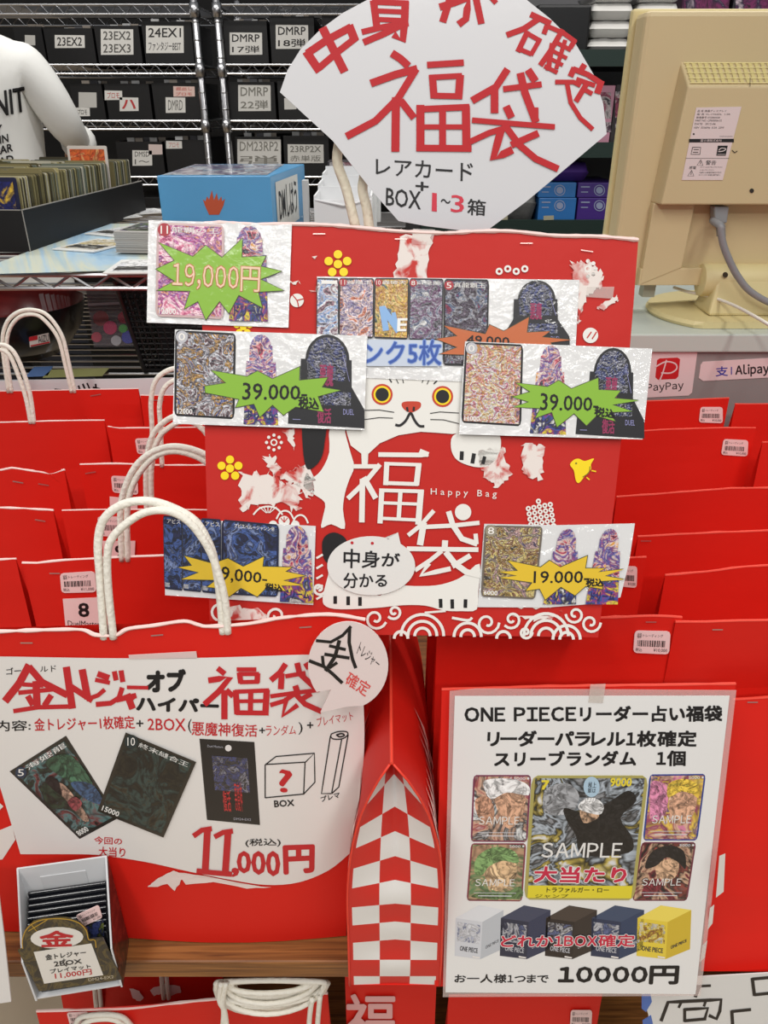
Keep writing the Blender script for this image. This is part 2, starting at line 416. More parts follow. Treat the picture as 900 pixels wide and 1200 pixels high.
# dark stock on the lowest visible shelf
for i, (x0, x1) in enumerate(((150, 192), (196, 250), (285, 330))):
    s = VP(DB); a = s(x0, 230); b_ = s(x1, 230)
    t = tag(MB().box(a.x, b_.x, DB, DB+.3, 1.004, 1.1 - .012*i).build('storage_box', BOXM, bevel=.003),
        ['black lidded box on the low rack shelf right of the card tray', 'black lidded box on the low rack shelf left of the rack post', 'black lidded box low on the rack, hidden above by the blue carton'][i], 'box')

# ================================================================ RIGHT BACKGROUND SHELVES
DR = 2.2
t = empty('shelf_unit', (.75, DR+.25, 0), 'dark steel shop shelving with green shelf edges behind the monitor', 'shelf')
DK = M((44, 44, 46), .6); GRN = M((22, 44, 38), .5)
MB().box(.10, 1.75, DR+.46, DR+.48, 0, 2.05).build('back_panel', M((98, 98, 100), .6), t)
for z in (1.505, 1.30, 1.112, .72):
    sh = MB().box(.10, 1.75, DR+.003, DR+.459, z-.02, z).build('shelf_board', DK, t)
    MB().box(.10, 1.75, DR-.012, DR+.002, z-.024, z+.012).build('shelf_edge', GRN, sh)
for x in (.085, 1.765): MB().box(x-.014, x+.014, DR, DR+.47, 0, 2.05).build('upright', DK, t)
for px in (588, 642):
    s = VP(DR-.0125); sheet('edge_tag', [(px-5, 253), (px+7, 252.5), (px+7, 257.5), (px-5, 258)], s, M((170, 165, 140), .7), t, .0006)
def wb(px, D, depth, zb):
    'world box from a px front rectangle standing on zb'
    s = VP(D); ym = (px[1]+px[3])/2; a = s(px[0], ym).x; b_ = s(px[2], ym).x
    return a, b_, D, D+depth, zb, s(450, px[1]).z
# bags of white packs, two stacks of four
POLY = M((214, 212, 208), .3, coat=.6, var=.08, bscale=18)
def pouch(x0, x1, y0, y1, z0, z1, seed):
    nu, nv = 12, 10; top = []; bot = []
    for j in range(nv+1):
        for i in range(nu+1):
            u = i/nu*2-1; v = j/nv*2-1; k = max(0, (1-u**10)*(1-v**10))**.5
            n = noise.noise(Vector((u*2.5+seed*9, v*2.5, seed)))*.12
            x = x0+(x1-x0)*(i/nu); y = y0+(y1-y0)*(j/nv); zc = (z0+z1)/2
            top.append((x, y, zc+(z1-z0)*.5*k*(1+n))); bot.append((x, y, zc-(z1-z0)*.5*k))
    b = MB(); f = [(j*(nu+1)+i, j*(nu+1)+i+1, (j+1)*(nu+1)+i+1, (j+1)*(nu+1)+i) for j in range(nv) for i in range(nu)]
    return b.add(top, f).add(bot, [tuple(reversed(q)) for q in f])
h_ = .037
for c, (px0, px1) in enumerate(((693, 744), (746, 797))):
    a, b_, *_ = wb((px0, 0, px1, 20), DR+.03, .2, 1.506)
    for k in range(6):
        tag(pouch(a, b_, DR+.02, DR+.2, 1.507+h_*k, 1.507+h_*(k+1)-.0006, k+c*7).build('sleeve_packet', POLY, smooth=True),
            'white plastic packet, %s of the %s stack on the top shelf' % (['bottom one', 'second from bottom', 'third from bottom', 'fourth from bottom', 'fifth from bottom', 'topmost'][k], ['left', 'right'][c]),
            'packet', 'white packets on the top shelf')
a = wb((628, 5, 692, 48), DR+.02, .2, 1.506)
tag(MB().box(*a[:4], a[4], a[5]).build('display_box', M((20, 20, 22), .35), bevel=.006), 'plain black box on the top shelf left of the white packets', 'box')
for k, (x0, x1, c) in enumerate(((800, 856, (70, 30, 60)), (860, 930, (34, 30, 40)))):
    a = wb((x0, -30, x1, 30), DR+.16, .2, 1.506)
    o = MB().box(*a).build('game_box', M(c, .4), bevel=.003); tag(o, ['dark magenta game box peeking over the monitor', 'dark game box at the top right behind the monitor'][k], 'box')
    s = VP(DR+.1595); q = MB().quad([(x0+2, -28), (x1-2, -28), (x1-2, 12), (x0+2, 12)], s); q.build('printed_front', art(40+k, [(20, 16, 24), (120, 40, 90), (40, 30, 60), (200, 180, 190)], 6), o)
# packages on the middle shelf
for k, (x0, y0, x1, y1, c) in enumerate(((700, 100, 718, 161, (196, 140, 160)), (719, 99, 743, 160, (50, 44, 46)), (745, 104, 775, 161, (90, 80, 90)))):
    a = wb((x0, y0, x1, y1), DR+.03, .12, 1.301); zt = a[5]
    o = MB().box(*a).build('game_package', M(c, .4), bevel=.002)
    tag(o, ['pink game package on the middle shelf, at the fan sign\'s right tip', 'dark picture game package between the pink one and the monitor', 'grey game package half hidden by the monitor\'s edge'][k], 'box')
    s = VP(DR+.0297); MB().quad([(x0+2, y0+8), (x1-2, y0+8), (x1-2, y1-22), (x0+2, y1-22)], s).build('printed_front', art(50+k, [(30, 24, 30), (150, 60, 90), (200, 190, 190), (60, 50, 60)], 8), o)
    MB().quad([(x0+2, y1-18), (x1-2, y1-18), (x1-2, y1-6), (x0+2, y1-6)], s).build('printed_strip', art(60+k, [(220, 210, 210), (90, 60, 80), (30, 30, 30)], 9), o)
# blue and purple boxes, purple pouch, grey bundle on the low shelf
for c, (x0, x1, col, nm) in enumerate(((631, 675, (46, 116, 186), 'blue'), (677, 722, (70, 40, 130), 'purple'))):
    for k in range(2):
        a = wb((x0, 232-18*k, x1, 250-18*k), DR+.02, .2, 1.113 if k == 0 else zprev+.0006); zprev = a[5]
        o = MB().box(*a).build('deck_box', M(col, .4, coat=.3), bevel=.002); s = VP(DR+.0195)
        cxp = (x0+x1)/2; yy = 241-18*k
        lettering(o, s, 0, M((150, 160, 190), .5), discs=[(cxp+3, yy, 4)], rings=[(cxp+3, yy, 6, 1)], strokes=[([(x0+4, yy-4), (x0+14, yy-4)], 1.6), ([(x0+4, yy+2), (x0+12, yy+2)], 1.2)], name='printed_emblem')
        tag(o, '%s card box, %s of two stacked on the low shelf' % (nm, ['lower', 'upper'][k]), 'box')
    if c == 0: zblue = zprev
    else: zpur = zprev
a = wb((645, 190, 690, 214), DR+.03, .12, zblue+.001)
tag(pouch(a[0], a[1], a[2], a[3], a[4], a[5], 5).build('drawstring_pouch', M((66, 34, 120), .7, bump=.4, bscale=40), smooth=True), 'crumpled purple pouch lying on the blue boxes', 'pouch')
a = wb((585, 214, 629, 251), DR+.03, .14, 1.113)
tag(pouch(*a, 8).build('netting_bundle', M((120, 120, 118), .6, bump=.9, bscale=45, var=.4), smooth=True), 'grey crumpled bundle beside the blue boxes under the fan sign', 'bundle')
for k, px in enumerate((604, 688)):
    s = VP(DR+.03); c0 = s(px, 285)
    b = MB()
    for j in range(5):
        rr = .045+.004*(j % 3)
        b.tube([(c0.x+rr*math.cos(q*math.pi/12)+.004*j, c0.y+.012*j, .722+.3+rr*.85*math.sin(q*math.pi/12)) for q in range(24)], .0045, 6, True)
    b2 = MB(); b2.v, b2.f, b2.uv, b2.mi = b.v, b.f, b.uv, b.mi
    o = b.build('cable_coil', M((186, 184, 184), .4), smooth=True)
    tag(o, ['grey coiled cable under the green shelf edge, left one', 'grey coiled cable under the green shelf edge, beside the monitor'][k], 'cable')
    bb = wb((px-22, 292, px+22, 330), DR+.02, .2, .721)
    tag(MB().box(bb[0], bb[1], bb[2], bb[3], .721, .972).build('carton', M((40, 38, 40), .6), bevel=.003), ['dark carton under the left coiled cable', 'dark carton under the coiled cable beside the monitor'][k], 'box')

# ================================================================ PERSON in a white sweatshirt
def skin_body():
    J = {}; V = []; E = []; R = []
    def j(n, p, r, par=None):
        J[n] = len(V); V.append(p); R.append(r)
        if par: E.append((J[par], J[n]))
    X = -1.08; Y = 2.32
    j('pelvis', (X, Y, .98), (.165, .12)); j('waist', (X, Y, 1.12), (.165, .12), 'pelvis'); j('chest', (X, Y+.02, 1.33), (.185, .135), 'waist')
    j('upper', (X, Y, 1.46), (.165, .11), 'chest'); j('neckb', (X, Y+.01, 1.56), (.075, .07), 'upper'); j('neck', (X, Y+.03, 1.62), (.055, .056), 'neckb')
    j('skull', (X, Y+.05, 1.70), (.078, .092), 'neck'); j('crown', (X, Y+.05, 1.79), (.07, .085), 'skull')
    for s, n in ((1, 'r'), (-1, 'l')):
        j('sh'+n, (X+s*.145, Y-.005, 1.495), (.07, .075), 'upper')
        j('ar'+n, (X+s*.185, Y+.0, 1.42), (.056, .06), 'sh'+n)
        j('el'+n, (X+s*.215, Y+.02, 1.345), (.046, .05), 'ar'+n)
        j('wr'+n, (X+s*.185, Y+.2, 1.285), (.033, .033), 'el'+n)
        j('hip'+n, (X+s*.09, Y, .92), (.095, .1), 'pelvis'); j('kn'+n, (X+s*.1, Y+.01, .5), (.062, .066), 'hip'+n)
        j('an'+n, (X+s*.1, Y-.01, .1), (.042, .046), 'kn'+n); j('to'+n, (X+s*.1, Y+.14, .05), (.04, .035), 'an'+n)
    me = bpy.data.meshes.new('person'); me.from_pydata(V, E, []); o = bpy.data.objects.new('person', me); COL.objects.link(o)
    md = o.modifiers.new('skin', 'SKIN'); md.use_smooth_shade = True; md.branch_smoothing = .6
    for i, r in enumerate(R): me.skin_vertices[0].data[i].radius = r
    me.skin_vertices[0].data[0].use_root = True
    sb = o.modifiers.new('sub', 'SUBSURF'); sb.levels = sb.render_levels = 2
    dg = bpy.context.evaluated_depsgraph_get(); ev = o.evaluated_get(dg); m2 = bpy.data.meshes.new_from_object(ev)
    bpy.data.objects.remove(o)
    return m2, V, J
pm, PV, PJ = skin_body()
SKIN = M((196, 150, 124), .55); KNIT = M((236, 236, 232), .9, bump=.5, bscale=14)
bm = bmesh.new(); bm.from_mesh(pm)
mats = [SKIN, KNIT, M((40, 42, 52), .8)]
pm.materials.clear()
for m in mats: pm.materials.append(m)
for p in pm.polygons:
    c = p.center; p.use_smooth = True
    p.material_index = 0 if c.z > 1.59 or c.y > 2.53 else (1 if c.z > .9 else 2)
person = bpy.data.objects.new('person', pm); COL.objects.link(person)
tag(person, 'person in a loose white sweatshirt with black lettering, seen from behind at the rack', 'person')
bvh = BVHTree.FromBMesh(bm)
class Cast:
    def __init__(s, bvh, fall): s.b = bvh; s.f = fall; s.n = fall.n
    def __call__(s, px, py, off=0.0):
        r = ray(px, py).normalized(); h = s.b.ray_cast(CAM, r)
        return h[0]-r*(off+.004) if h[0] else s.f(px, py, off)
bs = Cast(bvh, VP(2.2))
lettering(person, bs, 0, INKBLK, texts=[('UNIT', None, dict(q=[(-24, 112), (28, 102), (31, 130), (-22, 142)], bold=.03)), ('BY', None, dict(q=[(-14, 150), (2, 146), (3, 156), (-13, 160)], bold=.03)),
    ('TRAIN', None, dict(q=[(-22, 164), (9, 157), (10, 166), (-21, 173)], bold=.03)), ('WEAR', None, dict(q=[(-18, 176), (14, 168), (15, 177), (-17, 185)], bold=.03)), ('ROAD', None, dict(q=[(-18, 190), (15, 181), (16, 190), (-17, 199)], bold=.03))])
# sweatshirt folds, cuffs and hem
b = MB()
for s in (1, -1):
    n = 'r' if s > 0 else 'l'; e = Vector(PV[PJ['el'+n]]); wv = Vector(PV[PJ['wr'+n]]); d = (wv-e).normalized()
    b.tube([wv-d*.075, wv-d*.05, wv-d*.015, wv-d*.005], [.044, .05, .044, .037], 18)
b.build('cuff', KNIT, person, smooth=True)
# hands with five fingers each, half curled
def hand(wr, d, side, parent, mats):
    d = d.normalized(); up = Vector((0, 0, 1)); lat = d.cross(up).normalized()*side; nrm = lat.cross(d).normalized()
    if nrm.z < 0: nrm = -nrm
    V = []; E = []; R = []
    def a(p, r, par=None):
        V.append(p); R.append(r)
        if par is not None: E.append((par, len(V)-1))
        return len(V)-1
    i0 = a(wr-d*.03, (.026, .024)); i1 = a(wr+d*.03, (.032, .018), i0); i2 = a(wr+d*.075, (.036, .016), i1)
    me = bpy.data.meshes.new('hand')
    for k, L in enumerate((.062, .072, .067, .052)):
        off = lat*(.028-.019*k); p = i2; q = wr+d*.085+off
        p = a(q, (.0095, .0095), p); dd = d
        for seg in (.45, .33, .22):
            dd = (dd*math.cos(.5)-nrm*math.sin(.5)).normalized(); q = q+dd*L*seg; p = a(q, (.0085, .0085), p)
    p = a(wr+d*.03+lat*.034, (.012, .012), i1); dd = (d*.7+lat*.7-nrm*.2).normalized(); p = a(wr+d*.03+lat*.034+dd*.03, (.0105, .0105), p); a(wr+d*.03+lat*.034+dd*.03+(d*.9-nrm*.4)*.028, (.009, .009), p)
    me.from_pydata(V, E, []); o = bpy.data.objects.new('hand', me); COL.objects.link(o)
    o.modifiers.new('skin', 'SKIN').use_smooth_shade = True
    for i, r in enumerate(R): me.skin_vertices[0].data[i].radius = r
    me.skin_vertices[0].data[0].use_root = True
    sb = o.modifiers.new('sub', 'SUBSURF'); sb.levels = sb.render_levels = 2
    me.materials.append(mats); o.parent = parent
for n, s in (('r', 1), ('l', -1)):
    hand(Vector(PV[PJ['wr'+n]]), Vector(PV[PJ['wr'+n]])-Vector(PV[PJ['el'+n]]), -s, person, SKIN)
# head details: hair cap, ears, face turned to the rack
hc = Vector(PV[PJ['skull']])+Vector((0, 0, .03)); b = MB(); vs = []; fs = []
for j in range(13):
    th = math.pi*.66*j/12
    for i in range(24):
        ph = 2*math.pi*i/24; fr = max(0, math.sin(ph))
        tt = th*(1-.32*fr); vs.append(hc+Vector((.091*math.sin(tt)*math.cos(ph), .104*math.sin(tt)*math.sin(ph)-.006, .106*math.cos(tt)+.01)))
for j in range(12):
    for i in range(24): fs.append((j*24+i, j*24+(i+1) % 24, (j+1)*24+(i+1) % 24, (j+1)*24+i))
b.add(vs, fs).build('hair', M((26, 22, 20), .6, bump=.5, bscale=60), person, smooth=True)
for s in (1, -1): MB().tube([hc+Vector((s*.083, .0, .015)), hc+Vector((s*.094, -.006, -.005)), hc+Vector((s*.086, .0, -.035))], [.011, .014, .009], 10).build('ear', SKIN, person, smooth=True)
MB().tube([hc+Vector((0, .088, .0)), hc+Vector((0, .112, -.03)), hc+Vector((0, .096, -.04))], [.008, .013, .01], 10).build('nose', SKIN, person, smooth=True)
for s in (1, -1): MB().tube([hc+Vector((s*.02, .084, .0)), hc+Vector((s*.034, .092, .004)), hc+Vector((s*.046, .08, .0))], [.003, .008, .003], 8).build('eye', M((40, 34, 32), .3), person, smooth=True)
MB().tube([hc+Vector((-.024, .084, -.066)), hc+Vector((0, .094, -.066)), hc+Vector((.024, .084, -.066))], [.003, .006, .003], 8).build('mouth', M((150, 80, 76), .5), person, smooth=True)
# ================================================================ LEFT WIRE RACK WITH STOCK
RZ, RZ2 = 1.192, 1.03; RD = 1.085
t = rack(-1.15, -.10, RD, RD+.74, (RZ, RZ2, .35), 1.20, 'low chrome wire rack with zigzag edge holding loose cards and a bowl', .0125, .027, .018, 22)
# black tray full of cards
TN = Vector((-.548, 1.24, RZ+.004)); TF = Vector((-.505, 1.74, RZ+.004)); tl = (TF-TN); tlen = tl.length; td = tl.normalized(); tx = Vector((-td.y, td.x, 0)); TW = .30; TH = .061
TM = Matrix((( -tx.x*-1, td.x, 0, TN.x), (-tx.y*-1, td.y, 0, TN.y), (0, 0, 1, TN.z), (0, 0, 0, 1)))   # local x = left, y = back
tray = empty('card_tray', TN, 'long black open tray packed with upright trading cards', 'tray')
TB = M((12, 11, 12), .6)
b = MB(); w_ = .003
def tb(x0, x1, y0, y1, z0, z1): b.box(x0, x1, y0, y1, z0, z1, 0, TM)
tb(0, TW, 0, tlen, 0, w_); tb(0, w_, 0, tlen, w_, TH); tb(TW-w_, TW, 0, tlen, w_, TH); tb(w_, TW-w_, 0, w_, w_, TH); tb(w_, TW-w_, tlen-w_, tlen, w_, TH); tb(TW/3-w_/2, TW/3+w_/2, w_, tlen-w_, w_, TH*.8); tb(TW*2/3-w_/2, TW*2/3+w_/2, w_, tlen-w_, w_, TH*.8)
b.build('tray_body', TB, tray)
b = MB(); e = .0012
for (x0, x1, y0, y1) in ((0, w_, 0, tlen), (0, TW, 0, w_)): b.box(x0, x1, y0, y1, TH, TH+e, 0, TM)
b.box(-e, 0, -e, 0, 0, TH+e, 0, TM)
b.build('worn_edge', M((150, 146, 140), .8), tray)
def card_mesh():
    me = MB(); W, H, T = .078, .101, .0011; r = .003; ol = []
    for cx, cz, a0 in ((W/2-r, H-r, 0), (-W/2+r, H-r, 90), (-W/2+r, r, 180), (W/2-r, r, 270)):
        for k in range(4): a = math.radians(a0+30*k); ol.append((cx+r*math.cos(a), cz+r*math.sin(a)))
    n = len(ol)
    me.add([(x, -T, z) for x, z in ol]+[(x, T, z) for x, z in ol], [tuple(range(n)), tuple(reversed(range(n, 2*n)))]+[(i, (i+1) % n, n+(i+1) % n, n+i) for i in range(n)])
    return me
CARDM = [M(c, .5) for c in ((132, 122, 82), (168, 158, 112), (92, 86, 54), (190, 186, 168), (66, 60, 40), (112, 118, 104))]
protos = []
for m in CARDM:
    cm = card_mesh().build('trading_card', m); protos.append(cm.data); bpy.data.objects.remove(cm)
rnd = random.Random(3)
slot = TW/3
def put_card(row, y, me, z=.0, tilt=0, yaw=0):
    o = bpy.data.objects.new('trading_card', me); COL.objects.link(o)
    loc = TM @ Vector((slot*(row+.5), y, w_+z)); o.location = loc
    o.rotation_euler = (tilt, 0, math.atan2(td.y, td.x)-math.pi/2+yaw); return o
for row in range(3):
    n = 99 if row == 0 else 90 if row == 1 else 26
    for k in range(n):
        y = .02+(.335 if row == 0 else .44)*k/n
        if row == 0: y = .02 + .33*k/n
        o = put_card(row, y, rnd.choice(protos), rnd.random()*.0016+.0006+(.004 if rnd.random() < .06 else 0), -.12+rnd.uniform(-.002, .002), rnd.uniform(-.003, .003))
        o.location += Vector((rnd.uniform(-.0008, .0008), 0, 0))
        tag(o, ['sleeved trading card filed upright in the right row of the black tray', 'sleeved trading card filed upright in the middle row of the black tray', 'sleeved trading card filed upright in the left row of the black tray'][row], 'card', 'cards filed in the %s row of the black tray' % ['right', 'middle', 'left'][row])
for k in range(16):
    o = put_card(0, .385+.0052*k, protos[(k*5) % 6], .0006, -.1); tag(o, 'sleeved trading card in the far right group of the black tray, behind the orange card', 'card', 'far group of cards in the black tray')
# face cards with pictures
FACE = {}
def face_card(row, y, z, col, pal, seed, lab, tilt):
    cm = card_mesh().build('trading_card', M(col, .45)); d = cm.data; bpy.data.objects.remove(cm)
    o = put_card(row, y, d, z, tilt); tag(o, lab, 'card')
    f = MB(); f.add([(-.027, -.0016, .006), (.027, -.0016, .006), (.027, -.0016, .082), (-.027, -.0016, .082)], [(0, 1, 2, 3)], [(0, 0), (.5, 0), (.5, .7), (0, .7)])
    p = f.build('printed_face', art(seed, pal, 5)); p.location = (0, 0, 0)
    me = p.data; 
    for v in me.vertices: v.co = v.co
    f2 = bpy.data.meshes.new('printed_face'); f2.from_pydata([(-.034, -.0018, .006), (.034, -.0018, .006), (.034, -.0018, .095), (-.034, -.0018, .095)], [], [(0, 1, 2, 3)])
    u = f2.uv_layers.new(name='UVMap')
    for i, c in enumerate(((0, 0), (.5, 0), (.5, .7), (0, .7))): u.data[i].uv = c
    f2.materials.append(me.materials[0]); p.data = f2; p.parent = o
face_card(0, .012, .002, (24, 26, 60), [(20, 22, 60), (36, 40, 110), (28, 30, 80), (220, 180, 60)], 71, 'dark blue card back at the near end of the tray\'s right row', -.1)
face_card(1, .012, .001, (24, 26, 60), [(20, 22, 60), (36, 40, 110), (28, 30, 80), (220, 180, 60)], 72, 'dark blue card back at the near end of the tray\'s middle row', -.1)
face_card(0, .362, .030, (226, 216, 206), [(214, 60, 30), (236, 120, 50), (220, 80, 40), (240, 190, 120), (190, 40, 30)], 73, 'orange and red card standing up above the rest in the tray', -.12)

# flat stock on the rack shelf
MATBLUE = art(80, [(110, 160, 200), (170, 200, 220), (206, 210, 190), (150, 190, 214)], 1.5, dark=.05)
s = HP(RZ+.005)
b = MB(); b.quad([(-40, 322), (168, 316), (235, 262), (120, 262)], s, .0008, 6)
vb = [v - Vector((0, 0, .0009)) for v in (b.v[0], b.v[6], b.v[48], b.v[42])]; b.add(vb, [(0, 3, 2, 1)])
tag(b.build('play_mat', MATBLUE), 'pale blue printed mat lying on the wire rack under the loose cards', 'mat')
def flat_card(cx, cy, yaw, z, mat, facepal, seed, lab, scale=1.0, group=None, n=1, inner=None):
    W, H = .063*scale, .088*scale; c = HP(z)(cx, cy); R = Matrix.Rotation(yaw, 4, 'Z'); c.z = z
    for k in range(n):
        m4 = Matrix.Translation(c+Vector((random.uniform(-.001, .001), random.uniform(-.001, .001), .0022*k))) @ R
        o = MB().box(-W/2, W/2, -H/2, H/2, 0, .0018, 0, m4).build('trading_card', mat)
        tag(o, lab, 'card', group)
    m4 = Matrix.Translation(c+Vector((0, 0, .0022*(n-1)+.0021))) @ R
    f = MB(); q = [m4 @ Vector(p) for p in ((-W*.43, -H*.40, 0), (W*.43, -H*.40, 0), (W*.43, H*.43, 0), (-W*.43, H*.43, 0))]
    f.add(q, [(0, 1, 2, 3)], [(0, 0), (.6, 0), (.6, .8), (0, .8)]); f.build('printed_face', art(seed, facepal, 4), o)
    q = [m4 @ Vector(p) for p in ((-W*.38, -H*.33, .0003), (W*.38, -H*.33, .0003), (W*.38, -H*.06, .0003), (-W*.38, -H*.06, .0003))]
    f = MB(); f.add(q, [(0, 1, 2, 3)], [(0, 0), (.6, 0), (.6, .4), (0, .4)]); f.build('printed_box', art(seed+5, [(20, 20, 20), (60, 56, 50), (30, 30, 30), (200, 200, 190)], 7), o)
CW = M((226, 226, 222), .5)
flat_card(113, 288, -.35, RZ+.0065, CW, [(206, 204, 196), (226, 226, 220), (190, 170, 110), (230, 230, 226)], 81, 'white bordered card lying on the blue mat beside the black tray', 1.25)
flat_card(140, 272, -.5, RZ+.0065, CW, [(200, 204, 206), (226, 226, 226), (190, 194, 200)], 83, 'white card on the blue mat, just left of the card stack', 1.1)
flat_card(128, 255, -.8, RZ+.0065, CW, [(210, 214, 216), (230, 230, 230), (120, 124, 130)], 84, 'pale card lying near the far end of the blue mat', 1.2)
flat_card(162, 249, -.9, RZ+.0065, CW, [(210, 214, 216), (230, 230, 230), (190, 194, 200)], 85, 'white card between the card stack and the blue carton', 1.2)
flat_card(163, 313, .05, RZ+.0045, CW, [(226, 226, 226), (236, 236, 234), (220, 222, 226)], 86, 'white card with a small red mark sticking out over the rack edge', 1.15)
flat_card(178, 290, -.1, RZ+.0085, M((176, 172, 166), .6), [(30, 40, 30), (90, 110, 60), (60, 40, 90), (200, 210, 210)], 87, 'trading card in the neat squared stack on the wire rack', 1.15, 'cards in the neat stack on the wire rack', 14)
# blue carton with red emblem, white cartons
DBX = 1.33
def carton(px, D, depth, zb, mat, name, lab, top_in=0):
    a = wb(px, D, depth, zb); o = MB().box(*a).build(name, mat, bevel=.0015); return tag(o, lab, 'box'), a
SKYB = art(90, [(70, 140, 190), (90, 165, 210), (60, 130, 185), (120, 180, 214)], .9, dark=.0)
o, a = carton((187, 206, 318, 262), DBX, .27, RZ+.0055, M((90, 164, 214), .4, coat=.2, var=.14, bscale=10), 'carton', 'sky blue carton with a red flame emblem on the wire rack')
for v in o.data.vertices: v.co.x += .030*(v.co.y+.135)/.27
s = VP(DBX-.0006)
EMB = M((196, 84, 50), .5)
em = cv([(735, 755), (720, 722), (713, 700), (722, 708), (728, 690), (735, 702), (745, 668), (752, 704), (762, 678), (768, 706), (778, 690), (781, 708), (791, 698), (786, 722), (770, 755)], 0, 0, 3)
lettering(o, s, 0, EMB, polys=[em], name='emblem')
b = MB(); b.add([(a[0]+.006, DBX+.01, a[5]+.0006), (a[1]-.006, DBX+.01, a[5]+.0006), (a[1]-.006, DBX+.255, a[5]+.0006), (a[0]+.006, DBX+.255, a[5]+.0006)], [(0, 1, 2, 3)], [(0, 0), (1.2, 0), (1.2, 1.4), (0, 1.4)]); b.build('printed_top', art(91, [(180, 200, 214), (210, 214, 220), (90, 70, 110), (150, 180, 200), (120, 110, 130)], 3, coat=.6), o)
# side label on a little side panel seen edge-on
SX = a[1]+.0008
class SidePl(Plane): pass
sd = Plane((SX, 0, 0), (1, 0, 0)); sd.n = Vector((1, 0, 0))
b = MB(); sx_ = lambda y: SX+.030*(y-DBX)/.27
b.add([(sx_(y), y, z) for y, z in ((DBX+.03, a[4]+.012), (DBX+.2, a[4]+.012), (DBX+.2, a[5]-.012), (DBX+.03, a[5]-.012))], [(0, 1, 2, 3)]); lb = b.build('side_label', M((222, 222, 216), .7), o)
V, Fc = glyphs('DMしはう', .01); b = MB(); mx = max(v[0] for v in V); my = max(v[1] for v in V)
b.add([(sx_(DBX+.045+.14*v[0]/mx)+.0006, DBX+.045+.14*v[0]/mx, a[4]+.03+.05*v[1]/my) for v in V], Fc); b.build('lettering', INKBLK, lb)
tag(MB().box(VP(1.38)(355, 230).x, VP(1.38)(362, 230).x, 1.37, 1.39, RZ+.0055, a[5]-.01).build('flap_panel', M((190, 192, 192), .7), bevel=.001), 'grey cardboard panel standing right of the blue carton', 'board')
WC = M((232, 233, 234), .7)
for k, (x0, x1, y0, D) in enumerate(((368, 436, 225, 1.36), (373, 441, 211, 1.47), (378, 446, 199, 1.58))):
    aa = wb((x0, y0, x1, y0+40), D, .1, RZ+.0055)
    b = MB(); wd = .003
    b.box(aa[0], aa[1], D, D+wd, aa[4], aa[5]-.012); b.box(aa[0], aa[1], D+.097, D+.1, aa[4], aa[5]); b.box(aa[0], aa[0]+wd, D+wd, D+.097, aa[4], aa[5]-.006); b.box(aa[1]-wd, aa[1], D+wd, D+.097, aa[4], aa[5]-.006); b.box(aa[0]+wd, aa[1]-wd, D+wd, D+.097, aa[4], aa[4]+wd)
    b.tube([(aa[0]+.002, D+.001, aa[5]-.012), ((aa[0]+aa[1])/2, D-.004, aa[5]-.02), (aa[1]-.002, D+.001, aa[5]-.012)], .0022, 6)
    tag(b.build('white_carton', WC), ['white open carton nearest the front, behind the display bag', 'white open carton in the middle of three behind the fan sign', 'white open carton at the back of three behind the fan sign'][k], 'box')
a = wb((384, 189, 424, 215), 1.71, .06, RZ+.0055)
o = MB().box(*a).build('game_package', M((50, 44, 48), .5), bevel=.002); tag(o, 'dark package standing behind the white cartons beside the fan sign', 'box')
MB().quad([(386, 190), (423, 190), (423, 206), (386, 206)], VP(1.7094)).build('printed_front', art(92, [(40, 36, 40), (150, 100, 110), (200, 196, 196), (60, 56, 60)], 9), o)
# ---- lower shelf: bowl, zip bag, mesh basket
zb = RZ2+.005; bc = Vector((-.596, 1.25, zb)); 
bowl = empty('serving_bowl', bc, 'large black lacquer bowl with dark red inside on the lower wire shelf', 'bowl')
MB().lathe(bc, [(0, 0), (.055, 0), (.055, .008), (.075, .014), (.098, .045), (.108, .082), (.1085, .084)], 40).build('bowl_body', M((14, 12, 13), .3, coat=.25), bowl, smooth=True)
MB().lathe(bc, [(.1085, .0842), (.105, .082), (.094, .045), (.07, .018), (0, .014)], 40).build('bowl_inside', M((120, 30, 30), .3, coat=.4), bowl, smooth=True)
b = MB()
for k in range(9):
    a0 = .1+k*.13; pts = []
    b.add([bc+Vector((.09*math.cos(a0+d), -.09*math.sin(a0+d)*(-.4), z)) for d, z in ((0, .05), (.1, .055), (.12, .088), (.02, .09))], [(0, 1, 2, 3)])
b.build('clear_wrap', M((220, 222, 224), .12, trans=.75), bowl)
class Cyl:
    'front of the bowl wall'
    n = Vector((0, -1, 0))
    def __init__(s, c, r): s.c = c; s.r = r
    def __call__(s, px, py, off=0):
        d = ray(px, py); o = CAM-s.c; r = s.r+off; A = d.x*d.x+d.y*d.y; B = 2*(o.x*d.x+o.y*d.y); Cc = o.x*o.x+o.y*o.y-r*r
        q = max(0, B*B-4*A*Cc); return CAM+d*((-B-math.sqrt(q))/(2*A))
cs = Cyl(bc, .1055); b = MB(); b.quad([(34, 395), (57, 390), (59, 402), (35, 407)], cs, .0005, 4); lb = b.build('label', M((226, 214, 206), .5), bowl)
b = MB(); b.quad([(34, 395), (44, 393), (44, 398), (34, 400)], cs, .0012, 2); b.build('label_corner', INKRED, lb)
lettering(lb, cs, .002, INKBLK, texts=[('AIZU', None, dict(q=[(44, 394), (57, 391.5), (57.5, 399.5), (45, 402)], bold=.02))])
lettering(lb, cs, .002, INKRED, strokes=[([(36, 405.5), (58, 401)], 1.6)], name='red_line')
